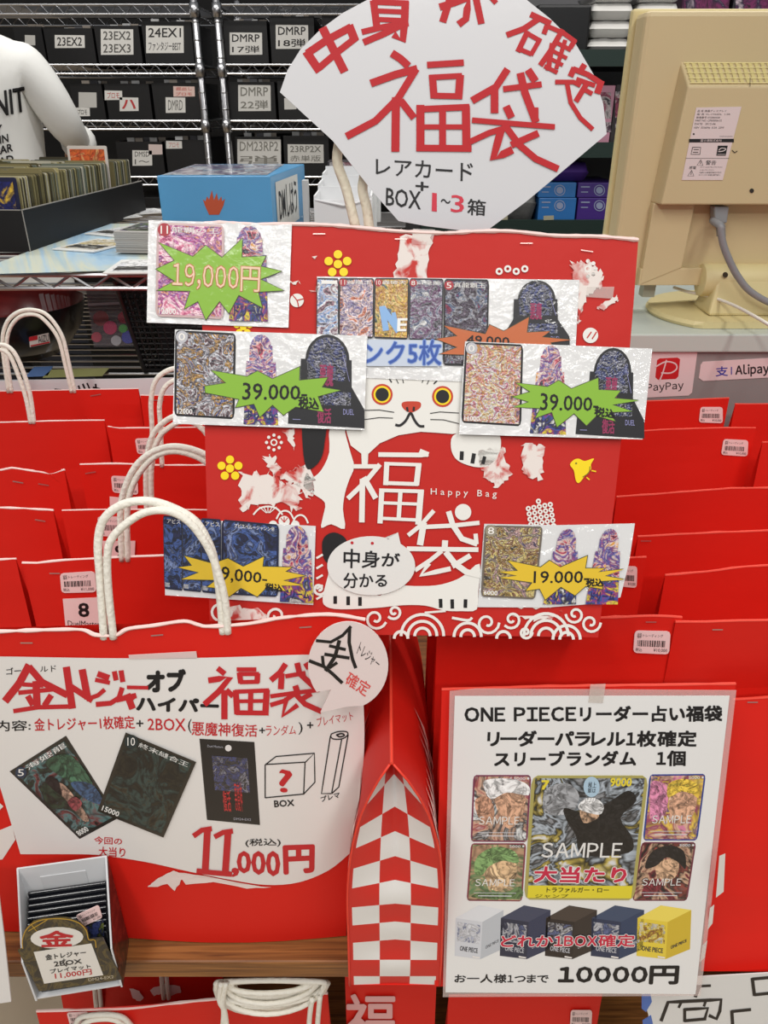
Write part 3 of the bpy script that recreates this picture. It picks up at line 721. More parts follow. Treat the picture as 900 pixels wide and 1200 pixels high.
# zip bag
zs = PL(1.2, zb, 1.26, zb+.13)
zip_ = empty('zip_bag', zs(125, 405), 'clear zip bag of small coloured tokens leaning on the lower wire shelf', 'bag')
o = sheet('pouch_front', [(99, 338), (150, 335), (158, 406), (110, 407)], zs, M((150, 140, 146), .12, coat=.5, trans=.86), zip_, .0008)
sheet('pouch_back', [(101, 340), (150, 337), (157, 404), (111, 405)], zs, M((110, 100, 104), .2, trans=.4), zip_, .0008, -.02)
sheet('zip_strip', [(103, 355.5), (152, 353), (152, 356), (103, 358.5)], zs, M((200, 190, 196), .3, trans=.35), zip_, .0014, .0015)
tok = [((236, 40, 110), 129, 384, 8), ((230, 90, 130), 129, 384, 5.2), ((190, 30, 60), 145, 372, 7), ((80, 200, 70), 144, 385, 5), ((50, 64, 210), 150, 395, 7.5), ((220, 60, 90), 113, 395, 6), ((220, 220, 226), 136, 399, 6), ((150, 30, 30), 118, 373, 9)]
for k, (c, x, y, r) in enumerate(tok):
    zt = Plane(zs(x, y, -.012-.0008*(k % 3)+(.002 if k == 1 else 0)), zs.n); b = MB(); ol = [(x+r*math.cos(q*math.pi/8), y+r*math.sin(q*math.pi/8)) for q in range(16)]
    if k == 1: continue
    tag(sheet('game_token', ol, zt, M(c, .4), None, .004), ['crimson round token in the middle of the zip bag', '', 'red token near the zip bag\'s right edge', 'green token at the right in the zip bag', 'dark blue token low in the zip bag', 'pink token at the zip bag\'s left corner', 'white token at the bottom of the zip bag', 'dark red token high in the zip bag'][k], 'token')
# mesh basket
bx = M((20, 19, 20), .4)
def basket():
    s = PL(1.13, zb, 1.105, zb+.15); x0, x1 = s(163, 428).x, s(163, 428).x+.22; D0 = 1.15; dp = .2; z0, z1 = zb+.001, zb+.14
    t = empty('mesh_basket', ((x0+x1)/2, D0+dp/2, z0), 'black plastic mesh basket on the lower wire shelf behind the price sheets', 'basket')
    b = MB(); fl = .018
    def pt(u, v, side):
        ex = fl*v
        return {'f': Vector((x0-ex+(x1-x0+2*ex)*u, D0-ex, z0+(z1-z0)*v)), 'l': Vector((x0-ex, D0-ex+(dp+2*ex)*u, z0+(z1-z0)*v)), 'r': Vector((x1+ex, D0-ex+(dp+2*ex)*u, z0+(z1-z0)*v)), 'k': Vector((x0-ex+(x1-x0+2*ex)*u, D0+dp+ex, z0+(z1-z0)*v))}[side]
    for sd in 'flrk':
        for k in range(25): b.tube([pt(k/24, .03, sd), pt(k/24, .97, sd)], .0016, 4)
        for k in range(1, 16): b.tube([pt(0, k/16, sd), pt(1, k/16, sd)], .0016, 4)
    b.build('mesh_wall', bx, t)
    b = MB().tube([pt(0, 1, 'f'), pt(1, 1, 'f'), pt(1, 1, 'k'), pt(0, 1, 'k')], .005, 8, True); b.build('rim', bx, t)
    MB().box(x0, x1, D0, D0+dp, z0, z0+.003).build('basket_base', bx, t)
    b = MB()
    for u, sd in ((0, 'f'), (1, 'f'), (0, 'k'), (1, 'k')): b.tube([pt(u, 0, sd), pt(u, 1, sd)], .004, 8)
    b.build('corner_rib', bx, t)
    tag(MB().box(x0+.02, x1-.02, D0+.02, D0+.17, z0+.004, z0+.1).build('dark_packet', M((26, 25, 28), .5), bevel=.004), 'dark packet inside the black mesh basket', 'packet')
basket()
# flat papers on the lower shelf
for k, (q, c, lab) in enumerate((([(60, 433), (128, 431), (120, 440), (50, 442)], (150, 150, 96), 'olive printed card flat on the lower wire shelf, right of the bowl'), ([(40, 430), (62, 429), (56, 440), (30, 441)], (90, 120, 170), 'blue printed card flat on the lower wire shelf under the bowl\'s edge'))):
    o = sheet('printed_card', q, HP(RZ2+.0055), M(c, .5), None, .001, .001); tag(o, lab, 'card')
# white board sign on the rack's lower shelf
wsn = PL(1.062, .9, 1.066, 1.1)
o = sheet('notice_board', [(-20, 447), (60, 445), (150, 444), (262, 441), (262, 520), (-20, 520)], wsn, M((226, 226, 228), .4, coat=.4), None, .002)
tag(o, 'white notice board with black handwriting, mostly hidden behind the left bags', 'sign')
lettering(o, wsn, .0008, INKBLK, strokes=[([(64, 456), (72, 457)], 1.6), ([(92, 452), (95, 461)], 2.2), ([(97, 450), (101, 459)], 2.2), ([(102, 449), (107, 460)], 1.8), ([(109, 454), (117, 456)], 2.4), ([(112, 450), (113, 458)], 2)])

# ================================================================ CASH COUNTER AND MONITOR
CD, CT = 1.03, 1.126
ct = empty('sales_counter', (.9, 1.3, 0), 'grey shop counter with a pale top carrying the beige monitor', 'counter')
MB().box(.02, 1.7, CD, 1.65, 0, CT-.026).build('counter_body', M((150, 140, 138), .5, var=.05), ct)
MB().box(.015, 1.7, CD-.006, 1.66, CT-.025, CT).build('counter_top', M((196, 204, 196), .35, var=.06, bscale=5), ct, bevel=.002)
s = VP(CD-.0008)
pk = (236, 208, 208)
o = sheet('payment_sticker', [(716, 409), (817, 405.5), (818, 407), (811, 460), (807, 463.5), (716, 468)], s, M(pk, .35, coat=.3), ct, .0007)
lettering(o, s, .0006, M((206, 36, 40), .4), polys=[[(716, 409), (817, 405.5), (818.5, 407), (818, 411), (716, 414.5)]], name='red_band')
lettering(o, s, .0006, M((206, 36, 40), .4), polys=[[(770, 422), (773, 420), (794, 419), (797, 421), (795, 441), (792, 444), (771, 445), (768, 442)]], name='payment_logo')
lettering(o, s, .0012, M(pk, .4), strokes=[(smooth_px([(773, 446), (777, 436), (781, 422)], 4), 1.5), (smooth_px([(768, 430), (780, 424), (791, 426), (793, 432), (786, 437), (775, 437)], 5), 1.6)], name='logo_stroke')
lettering(o, s, .0006, M((60, 52, 52), .5), texts=[('PayPay', None, dict(goth=1, q=[(758, 450), (801, 447), (801, 458), (758, 461)], bold=.012))])
o = sheet('payment_sticker', [(821, 428), (824, 424), (910, 419), (910, 442), (824, 446.5), (819, 443)], s, M(pk, .35, coat=.3), ct, .0007)
lettering(o, s, .0006, M((60, 60, 160), .5), texts=[('支', None, dict(q=[(839, 430), (853, 429), (853, 440.5), (839, 441)], bold=.02)), ('|', None, dict(q=[(856.6, 430), (857.8, 430), (857.8, 439), (856.6, 439)]))])
lettering(o, s, .0006, M((40, 34, 36), .5), texts=[('Alipay', None, dict(goth=1, q=[(862, 428), (901, 425.5), (901, 440), (862, 442)], bold=.03))])
# monitor
DM = 1.12; BE = M((206, 187, 144), .5, var=.06, bscale=6, name='yellowed_beige_plastic'); BE2 = M((215, 200, 148), .5, name='pale_yellowed_plastic')
mon = empty('monitor', (.508, 1.2, CT), 'yellowed beige computer monitor on the counter, seen from behind', 'monitor')
X0, X1, Z0, Z1 = .322, .70, 1.170, 1.501
sb = VP(DM)
MB().box(X0, X1, DM, DM+.045, Z0, Z1).build('back_shell', BE, mon, bevel=.006)
MB().box(X0-.004, X1+.004, DM+.0455, DM+.06, Z0-.004, Z1+.006).build('front_bezel', BE2, mon, bevel=.003)
MB().box(X0+.012, X1-.012, DM+.0602, DM+.0625, Z0+.012, Z1-.012).build('screen', M((14, 16, 20), .1), mon)
# raised hump with vents
hz1 = VP(DM)(450, 72).z; hz0 = VP(DM-.03)(450, 240).z; hx0 = VP(DM)(775, 150).x; hx1 = X1-(hx0-X0)
b = MB(); fr = [Vector((hx0+.016, DM-.03, hz1-.028)), Vector((hx1-.016, DM-.03, hz1-.028)), Vector((hx1-.006, DM-.03, hz0)), Vector((hx0+.006, DM-.03, hz0))]
bk = [Vector((hx0+.012, DM+.001, hz1)), Vector((hx1-.012, DM+.001, hz1)), Vector((hx1, DM+.001, hz0)), Vector((hx0, DM+.001, hz0))]
hump = b.hexa(fr, bk).build('rear_hump', BE, mon, bevel=.002)
b = MB()
for k in range(34):
    u0 = k/34+.006; u1 = (k+1)/34-.006
    for (v0, v1) in ((.1, .27), (.31, .48), (.52, .69), (.73, .9)):
        q = []
        for u, v in ((u0, v0), (u1, v0), (u1, v1), (u0, v1)):
            p = (bk[0].lerp(bk[1], .01+u*.98)).lerp(fr[0].lerp(fr[1], .01+u*.98), v); q.append(p+Vector((0, -.0008, .0008)))
        b.add(q, [(0, 1, 2, 3)])
b.build('vent_grille', M((206, 190, 128), .6), hump)
b = MB()
for v in (.1, .29, .5, .71, .9): b.tube([bk[0].lerp(bk[1], .01).lerp(fr[0].lerp(fr[1], .01), v)+Vector((0, -.001, .001)), bk[0].lerp(bk[1], .99).lerp(fr[0].lerp(fr[1], .99), v)+Vector((0, -.001, .001))], .0006, 5)
b.build('vent_rib', M((236, 224, 160), .6), hump)
sh = VP(DM-.0308)
Hm = lambda x, y: sh(x, y)
o = sheet('rating_label', [(816, 126), (869, 125), (847, 211), (799, 211)], sh, M((222, 206, 204), .5), mon, .0005)
def lb_(x, y): return (780+x/9, 120+y/9)
tx = []
for (tt, x0, y0, x1, y1) in (('品 名 液晶ディスプレイ', 335, 78, 640, 102), ('型 名 VL-17ASDL  1.5R', 328, 114, 680, 135), ('製造番号 07Z800028', 322, 148, 570, 170), ('PART NO. CP500006-02', 312, 182, 590, 202), ('DATE   2012-06', 305, 217, 525, 237), ('100V  50/60Hz  0.5A  20W', 298, 256, 615, 276), ('MADE IN JAPAN', 568, 354, 704, 367), ('警告', 418, 612, 528, 660), ('感電', 246, 672, 318, 704), ('カバーをあけないでください', 365, 676, 600, 690), ('しないでください', 362, 706, 510, 720), ('内部には高電圧部分があり', 356, 732, 585, 748), ('キケンです 修理は専門店へ', 348, 758, 575, 774)):
    a0, a1 = lb_(x0, y0), lb_(x1, y1); dx = (y1-y0)/9*.25
    tx.append((tt, None, dict(q=[(a0[0]+dx, a0[1]), (a1[0]+dx, a0[1]), (a1[0], a1[1]), (a0[0], a1[1])], bold=.01)))
lettering(o, sh, .0005, INKBLK, texts=tx, discs=[lb_(297, 334)+(1.1,)], strokes=[([lb_(252, 404), lb_(716, 402)], 4.2), ([lb_(212, 590), lb_(672, 590)], .4)]+[([lb_(*p) for p in tr], .6) for tr in ([(372, 604), (330, 664), (394, 664), (372, 604)], [(275, 716), (232, 776), (298, 776), (275, 716)])]+[([lb_(370, 622), lb_(366, 650)], .7), ([lb_(272, 734), lb_(268, 762)], .7)])
lettering(o, sh, .0005, M((80, 74, 72), .5), strokes=[([lb_(*p) for p in ((285, 474), (370, 474), (362, 548), (268, 548), (285, 474))], 1), ([lb_(296, 498), lb_(350, 498)], 1), ([lb_(288, 526), lb_(344, 526)], 1)], name='class_mark')
lettering(o, sh, .0005, INKBLK, polys=[[lb_(552, 456), lb_(656, 456), lb_(634, 562), lb_(534, 562)]], name='energy_mark')
lettering(o, sh, .001, M((226, 214, 212), .5), strokes=[(smooth_px([lb_(560, 505), lb_(590, 482), lb_(636, 490), lb_(610, 512), lb_(556, 520)], 4), .9), ([lb_(545, 548), lb_(630, 548)], .5)], name='energy_swirl')
lettering(o, sh, .001, M((222, 206, 204), .5), texts=[('富士通株式会社', None, dict(q=[lb_(370, 388), lb_(596, 388), lb_(592, 416), lb_(366, 416)], bold=.01))], name='maker_lettering')
lettering(hump, sh, .0002, M((40, 34, 26), .6), discs=[(881, 223.5, 2.6)], strokes=[([(879, 91), (879, 101)], .8), ([(858, 176), (861, 179), (864, 177)], 1)], name='screw_hole')
# lower recess, hinge, neck, foot
sr = VP(DM-.0008)
rc = M((196, 180, 136), .6)
b = MB(); fq_ = [VP(DM-.013)(*q) for q in ((766, 238), (815, 238), (799, 314), (750, 334))]; fq2 = [VP(DM-.013)(*q) for q in ((750, 334), (799, 314), (799, 334))]
b.hexa(fq_, [v+Vector((0, .0135, 0)) for v in fq_]); b.build('lower_panel', BE, mon, bevel=.0015)
sb2 = VP(DM-.012)
b = MB(); p = [sb2(*q) for q in ((751, 315), (930, 313), (930, 334), (748, 334.5))]; b.hexa(p, [v+Vector((0, .0125, 0)) for v in p]); b.build('recess_ledge', BE, mon, bevel=.001)
NX = (X0+X1)/2
MB().tube([(NX-.066, DM-.012, CT+.055), (NX+.066, DM-.012, CT+.055)], .022, 20).build('hinge', BE2, mon, smooth=True, bevel=.001)
lettering(mon, VP(DM-.0355), 0, M((60, 54, 40), .5), discs=[(850, 322, 3.2)], name='hinge_hole')
b = MB(); b.hexa([Vector((NX-.05, DM-.033, CT+.06)), Vector((NX+.05, DM-.033, CT+.06)), Vector((NX+.058, DM-.045, CT+.012)), Vector((NX-.058, DM-.045, CT+.012))], [Vector((NX-.05, DM+.0, CT+.06)), Vector((NX+.05, DM+.0, CT+.06)), Vector((NX+.058, DM+.02, CT+.012)), Vector((NX-.058, DM+.02, CT+.012))]); b.build('neck', BE2, mon, bevel=.004)
fc = Vector((NX, DM+.02, CT+.0005)); prof = [(0, 0), (.118, 0), (.12, .004), (.117, .009), (.05, .013), (0, .013)]
b = MB().lathe(fc, prof, 48)
for v in b.v:
    if v.y < DM-.068: v.y = DM-.068
    if v.x < 0: pass
b.build('foot', BE2, mon)
MB().box(.375, .392, DM+.01, DM+.03, Z0-.018, Z0-.001).build('button_block', M((170, 168, 150), .5), mon)
# cables
def px_curve(pts, surf, k=6): return [surf(*p) for p in smooth_px(pts, k)]
GC = M((140, 140, 142), .5)
cab = empty('display_cable', sb(848, 250), 'grey display cable plugged into the back of the beige monitor', 'cable')
b = MB(); p = [VP(DM-.022)(*q) for q in ((837, 242), (855, 242), (852, 262), (838, 262))]; b.hexa(p, [v+Vector((0, .018, 0)) for v in p]); b.build('connector', GC, cab, bevel=.002)
pts = px_curve([(845, 262), (845, 272), (848, 288), (856, 308), (866, 326), (880, 342), (905, 356), (940, 366)], VP(DM-.058))
pts[0].y += .03; pts[1].y += .025; 
MB().tube(pts, .0046, 10).build('cord', GC, cab, smooth=True)
b = MB()
for k in range(7): q = VP(DM-.034)(844.6+.1*k, 263+2.1*k); b.tube([q, q+Vector((0, 0, -.0012))], .0062, 12)
b.build('strain_relief', GC, cab)
o = MB().tube(px_curve([(790, 337), (806, 342), (830, 347), (858, 357), (885, 371), (920, 392)], HP(CT+.034), 6), .0022, 8).build('white_cable', M((232, 226, 216), .5), smooth=True)
tag(o, 'thin white cable running across the counter under the monitor', 'cable')
# ================================================================ RED LUCKY BAGS
STAPLE = M((206, 170, 164), .3, metal=.8); PINKP = M((240, 208, 206), .55)
def bag_body(xt0, xt1, D, lean, zt_fn, zbot, t, xb0, xb1, seed, nu=22, nv=14, bulge=.004):
    b = MB(); vs = []
    for j in range(nv+1):
        v = j/nv
        for i in range(nu+1):
            u = i/nu; zt = zt_fn(xt0+(xt1-xt0)*u); x = (xb0+(xb1-xb0)*u)*(1-v)+(xt0+(xt1-xt0)*u)*v
            n = noise.noise(Vector((x*9+seed*3.1, v*3.2, seed)))*.5+.5
            cr = abs(noise.noise(Vector((x*5-seed, v*6, seed*2.3))))
            k = math.sin(math.pi*min(1, v*1.02))*.6+.15*v
            vs.append(Vector((x, D-lean*(1-v)+bulge*n*(.3+k)+.003*cr*k, zbot+(zt-zbot)*v)))
    fs = [(j*(nu+1)+i, j*(nu+1)+i+1, (j+1)*(nu+1)+i+1, (j+1)*(nu+1)+i) for j in range(nv) for i in range(nu)]
    b.add(vs, fs)
    bk = []
    for j in range(nv+1):
        v = j/nv
        for i in (0, nu):
            f = vs[j*(nu+1)+i]; bk.append(Vector((f.x, D-lean*(1-v)+.0015+max(.0, t*(1-v**1.25)), f.z)))
    b.add(bk, [(2*j+1, 2*j, 2*j+2, 2*j+3) for j in range(nv)])
    for sd in (0, 1):
        sg = []
        for j in range(nv+1):
            v = j/nv; f = vs[j*(nu+1)+(0 if sd == 0 else nu)]; k = bk[2*j+sd]; mid = (f+k)/2
            mid.x += (1 if sd == 0 else -1)*min(.03, (.1+.75*v)*t*.5); sg += [f, mid, k]
        fs = []
        for j in range(nv): fs += [(3*j, 3*j+1, 3*j+4, 3*j+3), (3*j+1, 3*j+2, 3*j+5, 3*j+4)]
        b.add(sg, fs)
    b.add([vs[0], vs[nu], bk[1], bk[0]], [(0, 1, 2, 3)])
    return b, [vs[nv*(nu+1)+i] for i in range(nu+1)]
def price_label(surf, q, parent, price, off=.0008):
    'small bar-coded price sticker'
    o = sheet('price_label', rounded(q, .1), surf, PINKP, parent, .0005, off)
    def P(u, v): return tuple((1-v)*((1-u)*q[0][k]+u*q[1][k])+v*((1-u)*q[3][k]+u*q[2][k]) for k in (0, 1))
    def Q(u0, v0, u1, v1): return [P(u0, v0), P(u1, v0), P(u1, v1), P(u0, v1)]
    b = MB(); rnd = random.Random(int(q[0][0]*7+q[0][1])); u = .1
    while u < .86:
        wv = rnd.choice((.012, .012, .024, .03)); b.quad(Q(u, .42, u+wv, .7), surf, off+.0005); u += wv+rnd.choice((.012, .02, .026))
    b.build('barcode', INKBLK, o)
    lettering(o, surf, off+.0005, M((60, 50, 50), .6), texts=[('福袋', None, dict(q=Q(.08, .1, .2, .34))), ('トレーディング', None, dict(q=Q(.24, .14, .8, .28))), ('税込', None, dict(q=Q(.06, .76, .24, .93), bold=.02)), (price, None, dict(q=Q(.56, .76, .94, .93), bold=.01))])
    return o
def rounded(q, r=.1):
    def P(u, v): return tuple((1-v)*((1-u)*q[0][k]+u*q[1][k])+v*((1-u)*q[3][k]+u*q[2][k]) for k in (0, 1))
    r2 = r*1.5; s = .3
    return [P(r, 0), P(1-r, 0), P(1-r*s, r2*s), P(1, r2), P(1, 1-r2), P(1-r*s, 1-r2*s), P(1-r, 1), P(r, 1), P(r*s, 1-r2*s), P(0, 1-r2), P(0, r2), P(r*s, r2*s)]
def number_tag(surf, q, num, parent, off=.0008, brand=True):
    o = sheet('number_tag', q, surf, PINKP, parent, .0005, off)
    def P(u, v): return tuple((1-v)*((1-u)*q[0][k]+u*q[1][k])+v*((1-u)*q[3][k]+u*q[2][k]) for k in (0, 1))
    lettering(o, surf, off+.0005, INKBLK, texts=[(num, None, dict(q=[P(.38, .16), P(.64, .16), P(.64, .58), P(.38, .58)], bold=.03))]+([('DuelMasters', None, dict(q=[P(.07, .72), P(.98, .70), P(.98, .88), P(.07, .9)], bold=.01))] if brand else []))
def handle(name, parent, surf, strands, r):
    b = MB()
    for st in strands:
        p = [surf(*q) for q in smooth_px(st, 6)]
        b.tube(p, r, 10)
    return b.build(name, CORD, parent, smooth=True)
SEED = [0]
def bag(label, top, ztop=1.05, t=.052, lean=.022, xl=None, xr=None, rim=CUT, rim_r=.0011, staples=(), labels=(), tags=(), handles=(), mat=RED, D=None, zbot=TOPZ+.001, xbl=None, xbr=None, group=None, hr=.0026):
    SEED[0] += 1; ym = sum(p[1] for p in top)/len(top)
    if D is None: D = Dat(ym, ztop)
    ztop = VP(D)(450, ym).z
    surf = PL(D-lean, zbot, D, ztop)
    W = [VP(D)(*p) for p in top]
    x0 = W[0].x if xl is None else xl; x1 = W[-1].x if xr is None else xr
    def zt(x):
        for a, c in zip(W, W[1:]):
            if x <= c.x or c is W[-1]:
                k = (x-a.x)/max(1e-6, c.x-a.x); k = max(-.2, min(1.2, k)); return a.z+(c.z-a.z)*k
        return W[-1].z
    b0 = x0 if xbl is None else xbl; b1 = x1 if xbr is None else xbr
    th = empty('paper_bag', ((x0+x1)/2, D, zbot), label, 'bag', group)
    b, tp = bag_body(x0, x1, D, lean, zt, zbot, t, b0, b1, SEED[0])
    b.build('bag_body', mat, th, smooth=False)
    rn = MB(); n = len(tp); pts = []
    for i, p in enumerate(tp): pts.append(p+Vector((0, .0008, .0005*noise.noise(Vector((p.x*200, SEED[0], 0))))))
    rn.tube(pts, [rim_r*(1+.5*noise.noise(Vector((p.x*70, SEED[0]*5, 1)))) for p in tp], 6); rn.build('top_rim', rim, th)
    s2 = surf
    for (x, y, a) in staples:
        MB().stroke([(x-6, y+a), (x+6, y-a)], 1.3, s2, .001).build('staple', STAPLE, th)
    for q, price in labels: price_label(s2, q, th, price)
    for q, num in tags: number_tag(s2, q, num, th)
    hs = PL(D+.001, 1, D+.004, 1.2)
    for k, stv in enumerate(handles): handle('handle', th, hs, stv, hr)
    return th, surf
GX0, GX1 = -.030, .039        # corridor of the chequered bag
OR = M((230, 70, 52), .6)     # right bags: folded edge
# ---- left rows, back to front.  outer column (cut by the frame) and inner column
Ha = [(10, 460), (3, 405), (7, 380), (19, 367), (36, 363), (55, 369), (72, 392), (80, 422), (88, 460)]
Ha2 = [(14, 460), (8, 417), (10, 389), (22, 372), (39, 368.5), (52, 375), (68, 396), (76, 426), (84, 460)]
Hb = [(-40, 494), (-36, 440), (-20, 412), (0, 404), (14, 410), (25, 430), (35, 461), (40, 496)]
Hb2 = [(-36, 494), (-32, 446), (-18, 418), (0, 410), (11, 416), (20, 436), (30, 465), (36, 496)]
bag('red paper bag at the left frame edge, farthest row, under the topmost white handle', [(-60, 460), (60, 458), (100, 457), (162, 456)], rim_r=.0009, staples=[(112, 463, 1)], handles=[[Ha, Ha2]])
bag('red paper bag right of the farthest left bag, in front of the white notice board', [(164, 464), (200, 464), (300, 463)], xr=GX0-.004, rim_r=.0009, staples=[(186, 469, 0)])
bag('red paper bag at the left frame edge, second row from the back', [(-60, 497), (30, 495), (60, 494), (122, 493)], handles=[[Hb, Hb2]], rim_r=.001)
bag('red paper bag, its price label just below the upper left cord handles', [(126, 500), (140, 502), (180, 502), (320, 500)], xr=GX0-.004, labels=[([(158, 514), (186, 513), (188, 532), (161, 532)], '¥11,000')])
bag('red paper bag at the left edge with a wavy white-cut top and two staples', [(-60, 553), (0, 552), (12, 549), (40, 553), (60, 556), (75, 551)], staples=[(21, 565, -1), (51, 568, -1)], rim_r=.0012)
Hc = [(179, 547), (178, 500), (177, 470), (182, 447), (195, 435), (212, 431), (230, 434), (250, 450), (262, 480), (266, 520), (268, 547)]
Hc2 = [(190, 547), (188, 500), (187, 475), (192, 456), (204, 446), (220, 443), (236, 448), (250, 464), (257, 490), (259, 520), (260, 547)]
bag('red paper bag behind the bag tagged nine, its barcode label beside rising handles', [(93, 545), (140, 544), (180, 546), (320, 546)], xr=GX0-.004, staples=[(106, 554, 1)], labels=[([(130, 557.5), (161, 559), (162, 580), (132, 577)], '¥11,000')], tags=[([(128.5, 582), (161, 585), (161, 612), (129, 609)], '1')], handles=[[Hc, Hc2]])
He = [(172, 600), (171, 560), (173, 530), (180, 508), (193, 494), (208, 487), (226, 488), (246, 500), (258, 530), (262, 570), (264, 600)]
He2 = [(178, 600), (177, 560), (179, 535), (187, 512), (200, 500), (214, 494), (230, 497), (246, 515), (253, 545), (256, 600)]
bag('red paper bag at the left frame edge, second row from the front', [(-60, 599), (0, 596), (30, 597), (62, 599)], staples=[(47, 610, -1)])
bag('red paper bag with a half hidden nine on its tag', [(72, 599), (120, 598), (160, 598), (320, 599)], xr=GX0-.004, labels=[([(114, 605.5), (144, 605.5), (146, 630), (116, 628)], '¥11,000')], tags=[([(120, 634), (158.5, 634), (157, 668), (123, 667)], '9')], handles=[[He, He2]], rim_r=.0008)
Hf = [(143, 657), (141, 600), (147, 570), (160, 545), (180, 529), (205, 523), (235, 530), (262, 548), (276, 590), (281, 657)]
Hf2 = [(150, 657), (149, 600), (155, 570), (168, 548), (185, 533), (208, 529), (234, 537), (256, 556), (268, 600), (273, 657)]
bag('red paper bag showing only a narrow right corner at the left frame edge', [(-60, 660), (0, 657), (18, 656)])
bag('red paper bag with a large eight on its tag, directly behind the front left bag', [(25, 661), (35, 662), (70, 658), (120, 655), (170, 653), (240, 651), (330, 650)], xr=GX0-.004, staples=[(64, 672, 0)], labels=[([(70, 672), (111, 669.5), (113, 694), (72, 695)], '¥11,000')], tags=[([(73.5, 702), (120, 700), (121, 740), (77, 737)], '8')], handles=[[Hf, Hf2]], rim_r=.0011)
# ---- right rows
LQ = lambda x, y, w_, h, d=0: [(x, y), (x+w_, y-d+.6), (x+w_-1, y+h), (x-2, y+h-.5)]
bag('red paper bag in the farthest right row, directly below the pink payment sticker', [(600, 478), (740, 471), (855, 467)], xl=GX1+.14, rim=OR, labels=[([(821, 477), (847, 477), (847, 496), (819, 495)], '¥10,000')])
bag('red paper bag at the right frame edge in the farthest row', [(862, 474), (940, 474)], xr=.80, rim=OR)
bag('red paper bag with a top right price label, second row back on the right', [(560, 512), (727, 508), (780, 504), (848, 502), (886, 502)], xl=GX1+.14, rim=OR, labels=[([(848, 514.5), (877, 516), (876, 535), (845, 533)], '¥10,000')])
bag('red paper bag cut by the right frame edge, second row from the back', [(894, 519), (960, 517)], xr=.80, rim=OR)
bag('wide red paper bag right of the display bag, third row from the back', [(723, 583), (780, 579), (860, 573), (960, 572)], xr=.52, rim=OR)
bag('red paper bag at the right, fourth row from the back, under the wide one', [(748, 630), (830, 626), (900, 623), (980, 622)], xr=.50, rim=OR, staples=[(757, 634, 0)])
bag('red paper bag whose price label is half covered by the lower right price sheet', [(620, 660), (700, 656), (758, 654)], xl=GX1+.002, rim=OR, ztop=1.047, labels=[([(722, 663), (747, 664), (746, 689), (723, 687)], '¥10,000')])
bag('red paper bag with a slanting top, right column in front of the fourth row', [(780, 675), (830, 671), (870, 665), (985, 660)], xr=.485, rim=OR, lean=.02)
bag('red paper bag with a 10,000 yen label just behind the printed sign', [(508, 731), (600, 729), (700, 726), (770, 723), (800, 725)], xl=GX1+.002, rim=OR, staples=[(763, 729, 0)], labels=[([(744, 739), (786, 740), (784, 767), (742, 765)], '¥10,000')], xbr=.215)
bag('red paper bag just right of the bag with the 10,000 yen label', [(825, 730), (860, 729), (985, 727)], xr=.49, xl=.2235, rim=OR, staples=[(841, 738, 0)], lean=.02)
# bag at the lower right corner, chequered side towards us
thr, sr9 = bag('red paper bag at the lower right corner with a white-chequered side', [(866, 821), (900, 819), (1010, 815)], D=.455, lean=.064, xl=.2665, xr=.48, xbl=.2685, rim=OR, staples=[(882, 823, 0)], t=.058)
gs = PL(.36, .75, .37, 1.1, slope=0)
b = MB()
for (q) in ([(843, 1003), (850, 1000), (848, 1045), (839, 1052)], [(832, 1064), (837, 1060), (835, 1082), (829, 1090)], [(823, 1108), (829, 1102), (826, 1122), (820, 1128)]): b.quad(q, VP(.3885))
b.build('chequer_print', M((226, 222, 216), .6), thr)
# ---- lower shelf bags under the table
LZ = .331
lowmat = red_paper((206, 34, 28), 'shaded_shelf_red_paper') if False else RED
bag('red paper bag under the table at the lower left, nearest, with a barcode label', [(42, 1187), (95, 1185), (150, 1184), (230, 1175), (300, 1168), (384, 1166)], D=.447, zbot=LZ, t=.05, labels=[([(78, 1187), (103, 1186), (107, 1200), (82, 1202)], '¥11,000')], rim_r=.0014,
    handles=[[[(88, 1205), (92, 1194), (105, 1190), (128, 1189), (145, 1193), (156, 1205)], [(95, 1206), (99, 1199), (110, 1195), (128, 1194), (141, 1198), (149, 1206)]]])
th2, s_ = bag('red white-patterned paper bag behind the nearest one under the table', [(66, 1146), (260, 1144)], D=.545, zbot=LZ, t=.05, handles=[[[(113, 1182), (111, 1160), (110, 1140)], [(119, 1182), (117, 1160), (116, 1140)]], [[(192, 1170), (190, 1155), (189, 1140)], [(198, 1170), (196, 1155), (195, 1140)]]])
lettering(th2, s_, .0012, M((232, 200, 200), .6), polys=[jag([(152, 1158), (163, 1161), (168, 1170), (163, 1174), (156, 1170)], .8, 3, 1), jag([(175, 1160), (192, 1153), (211, 1156), (212, 1164), (200, 1167), (190, 1164), (180, 1167)], .8, 3, 2)], name='white_print')
th3, s_ = bag('red paper bag under the table below the chequered bag, white character on it', [(404, 1142), (512, 1142)], D=.47, zbot=LZ, t=.05)
lettering(th3, s_, .0012, M((226, 170, 168), .6), texts=[('福', (405, 1166, 462, 1226), dict(bold=.02))], name='printed_character')
bag('red paper bag under the table below the printed sign, small label at its right', [(526, 1168), (620, 1167), (706, 1168)], D=.47, zbot=LZ, t=.05, rim=OR, labels=[([(669, 1184), (694, 1184), (693, 1204), (668, 1203)], '¥10,000')])
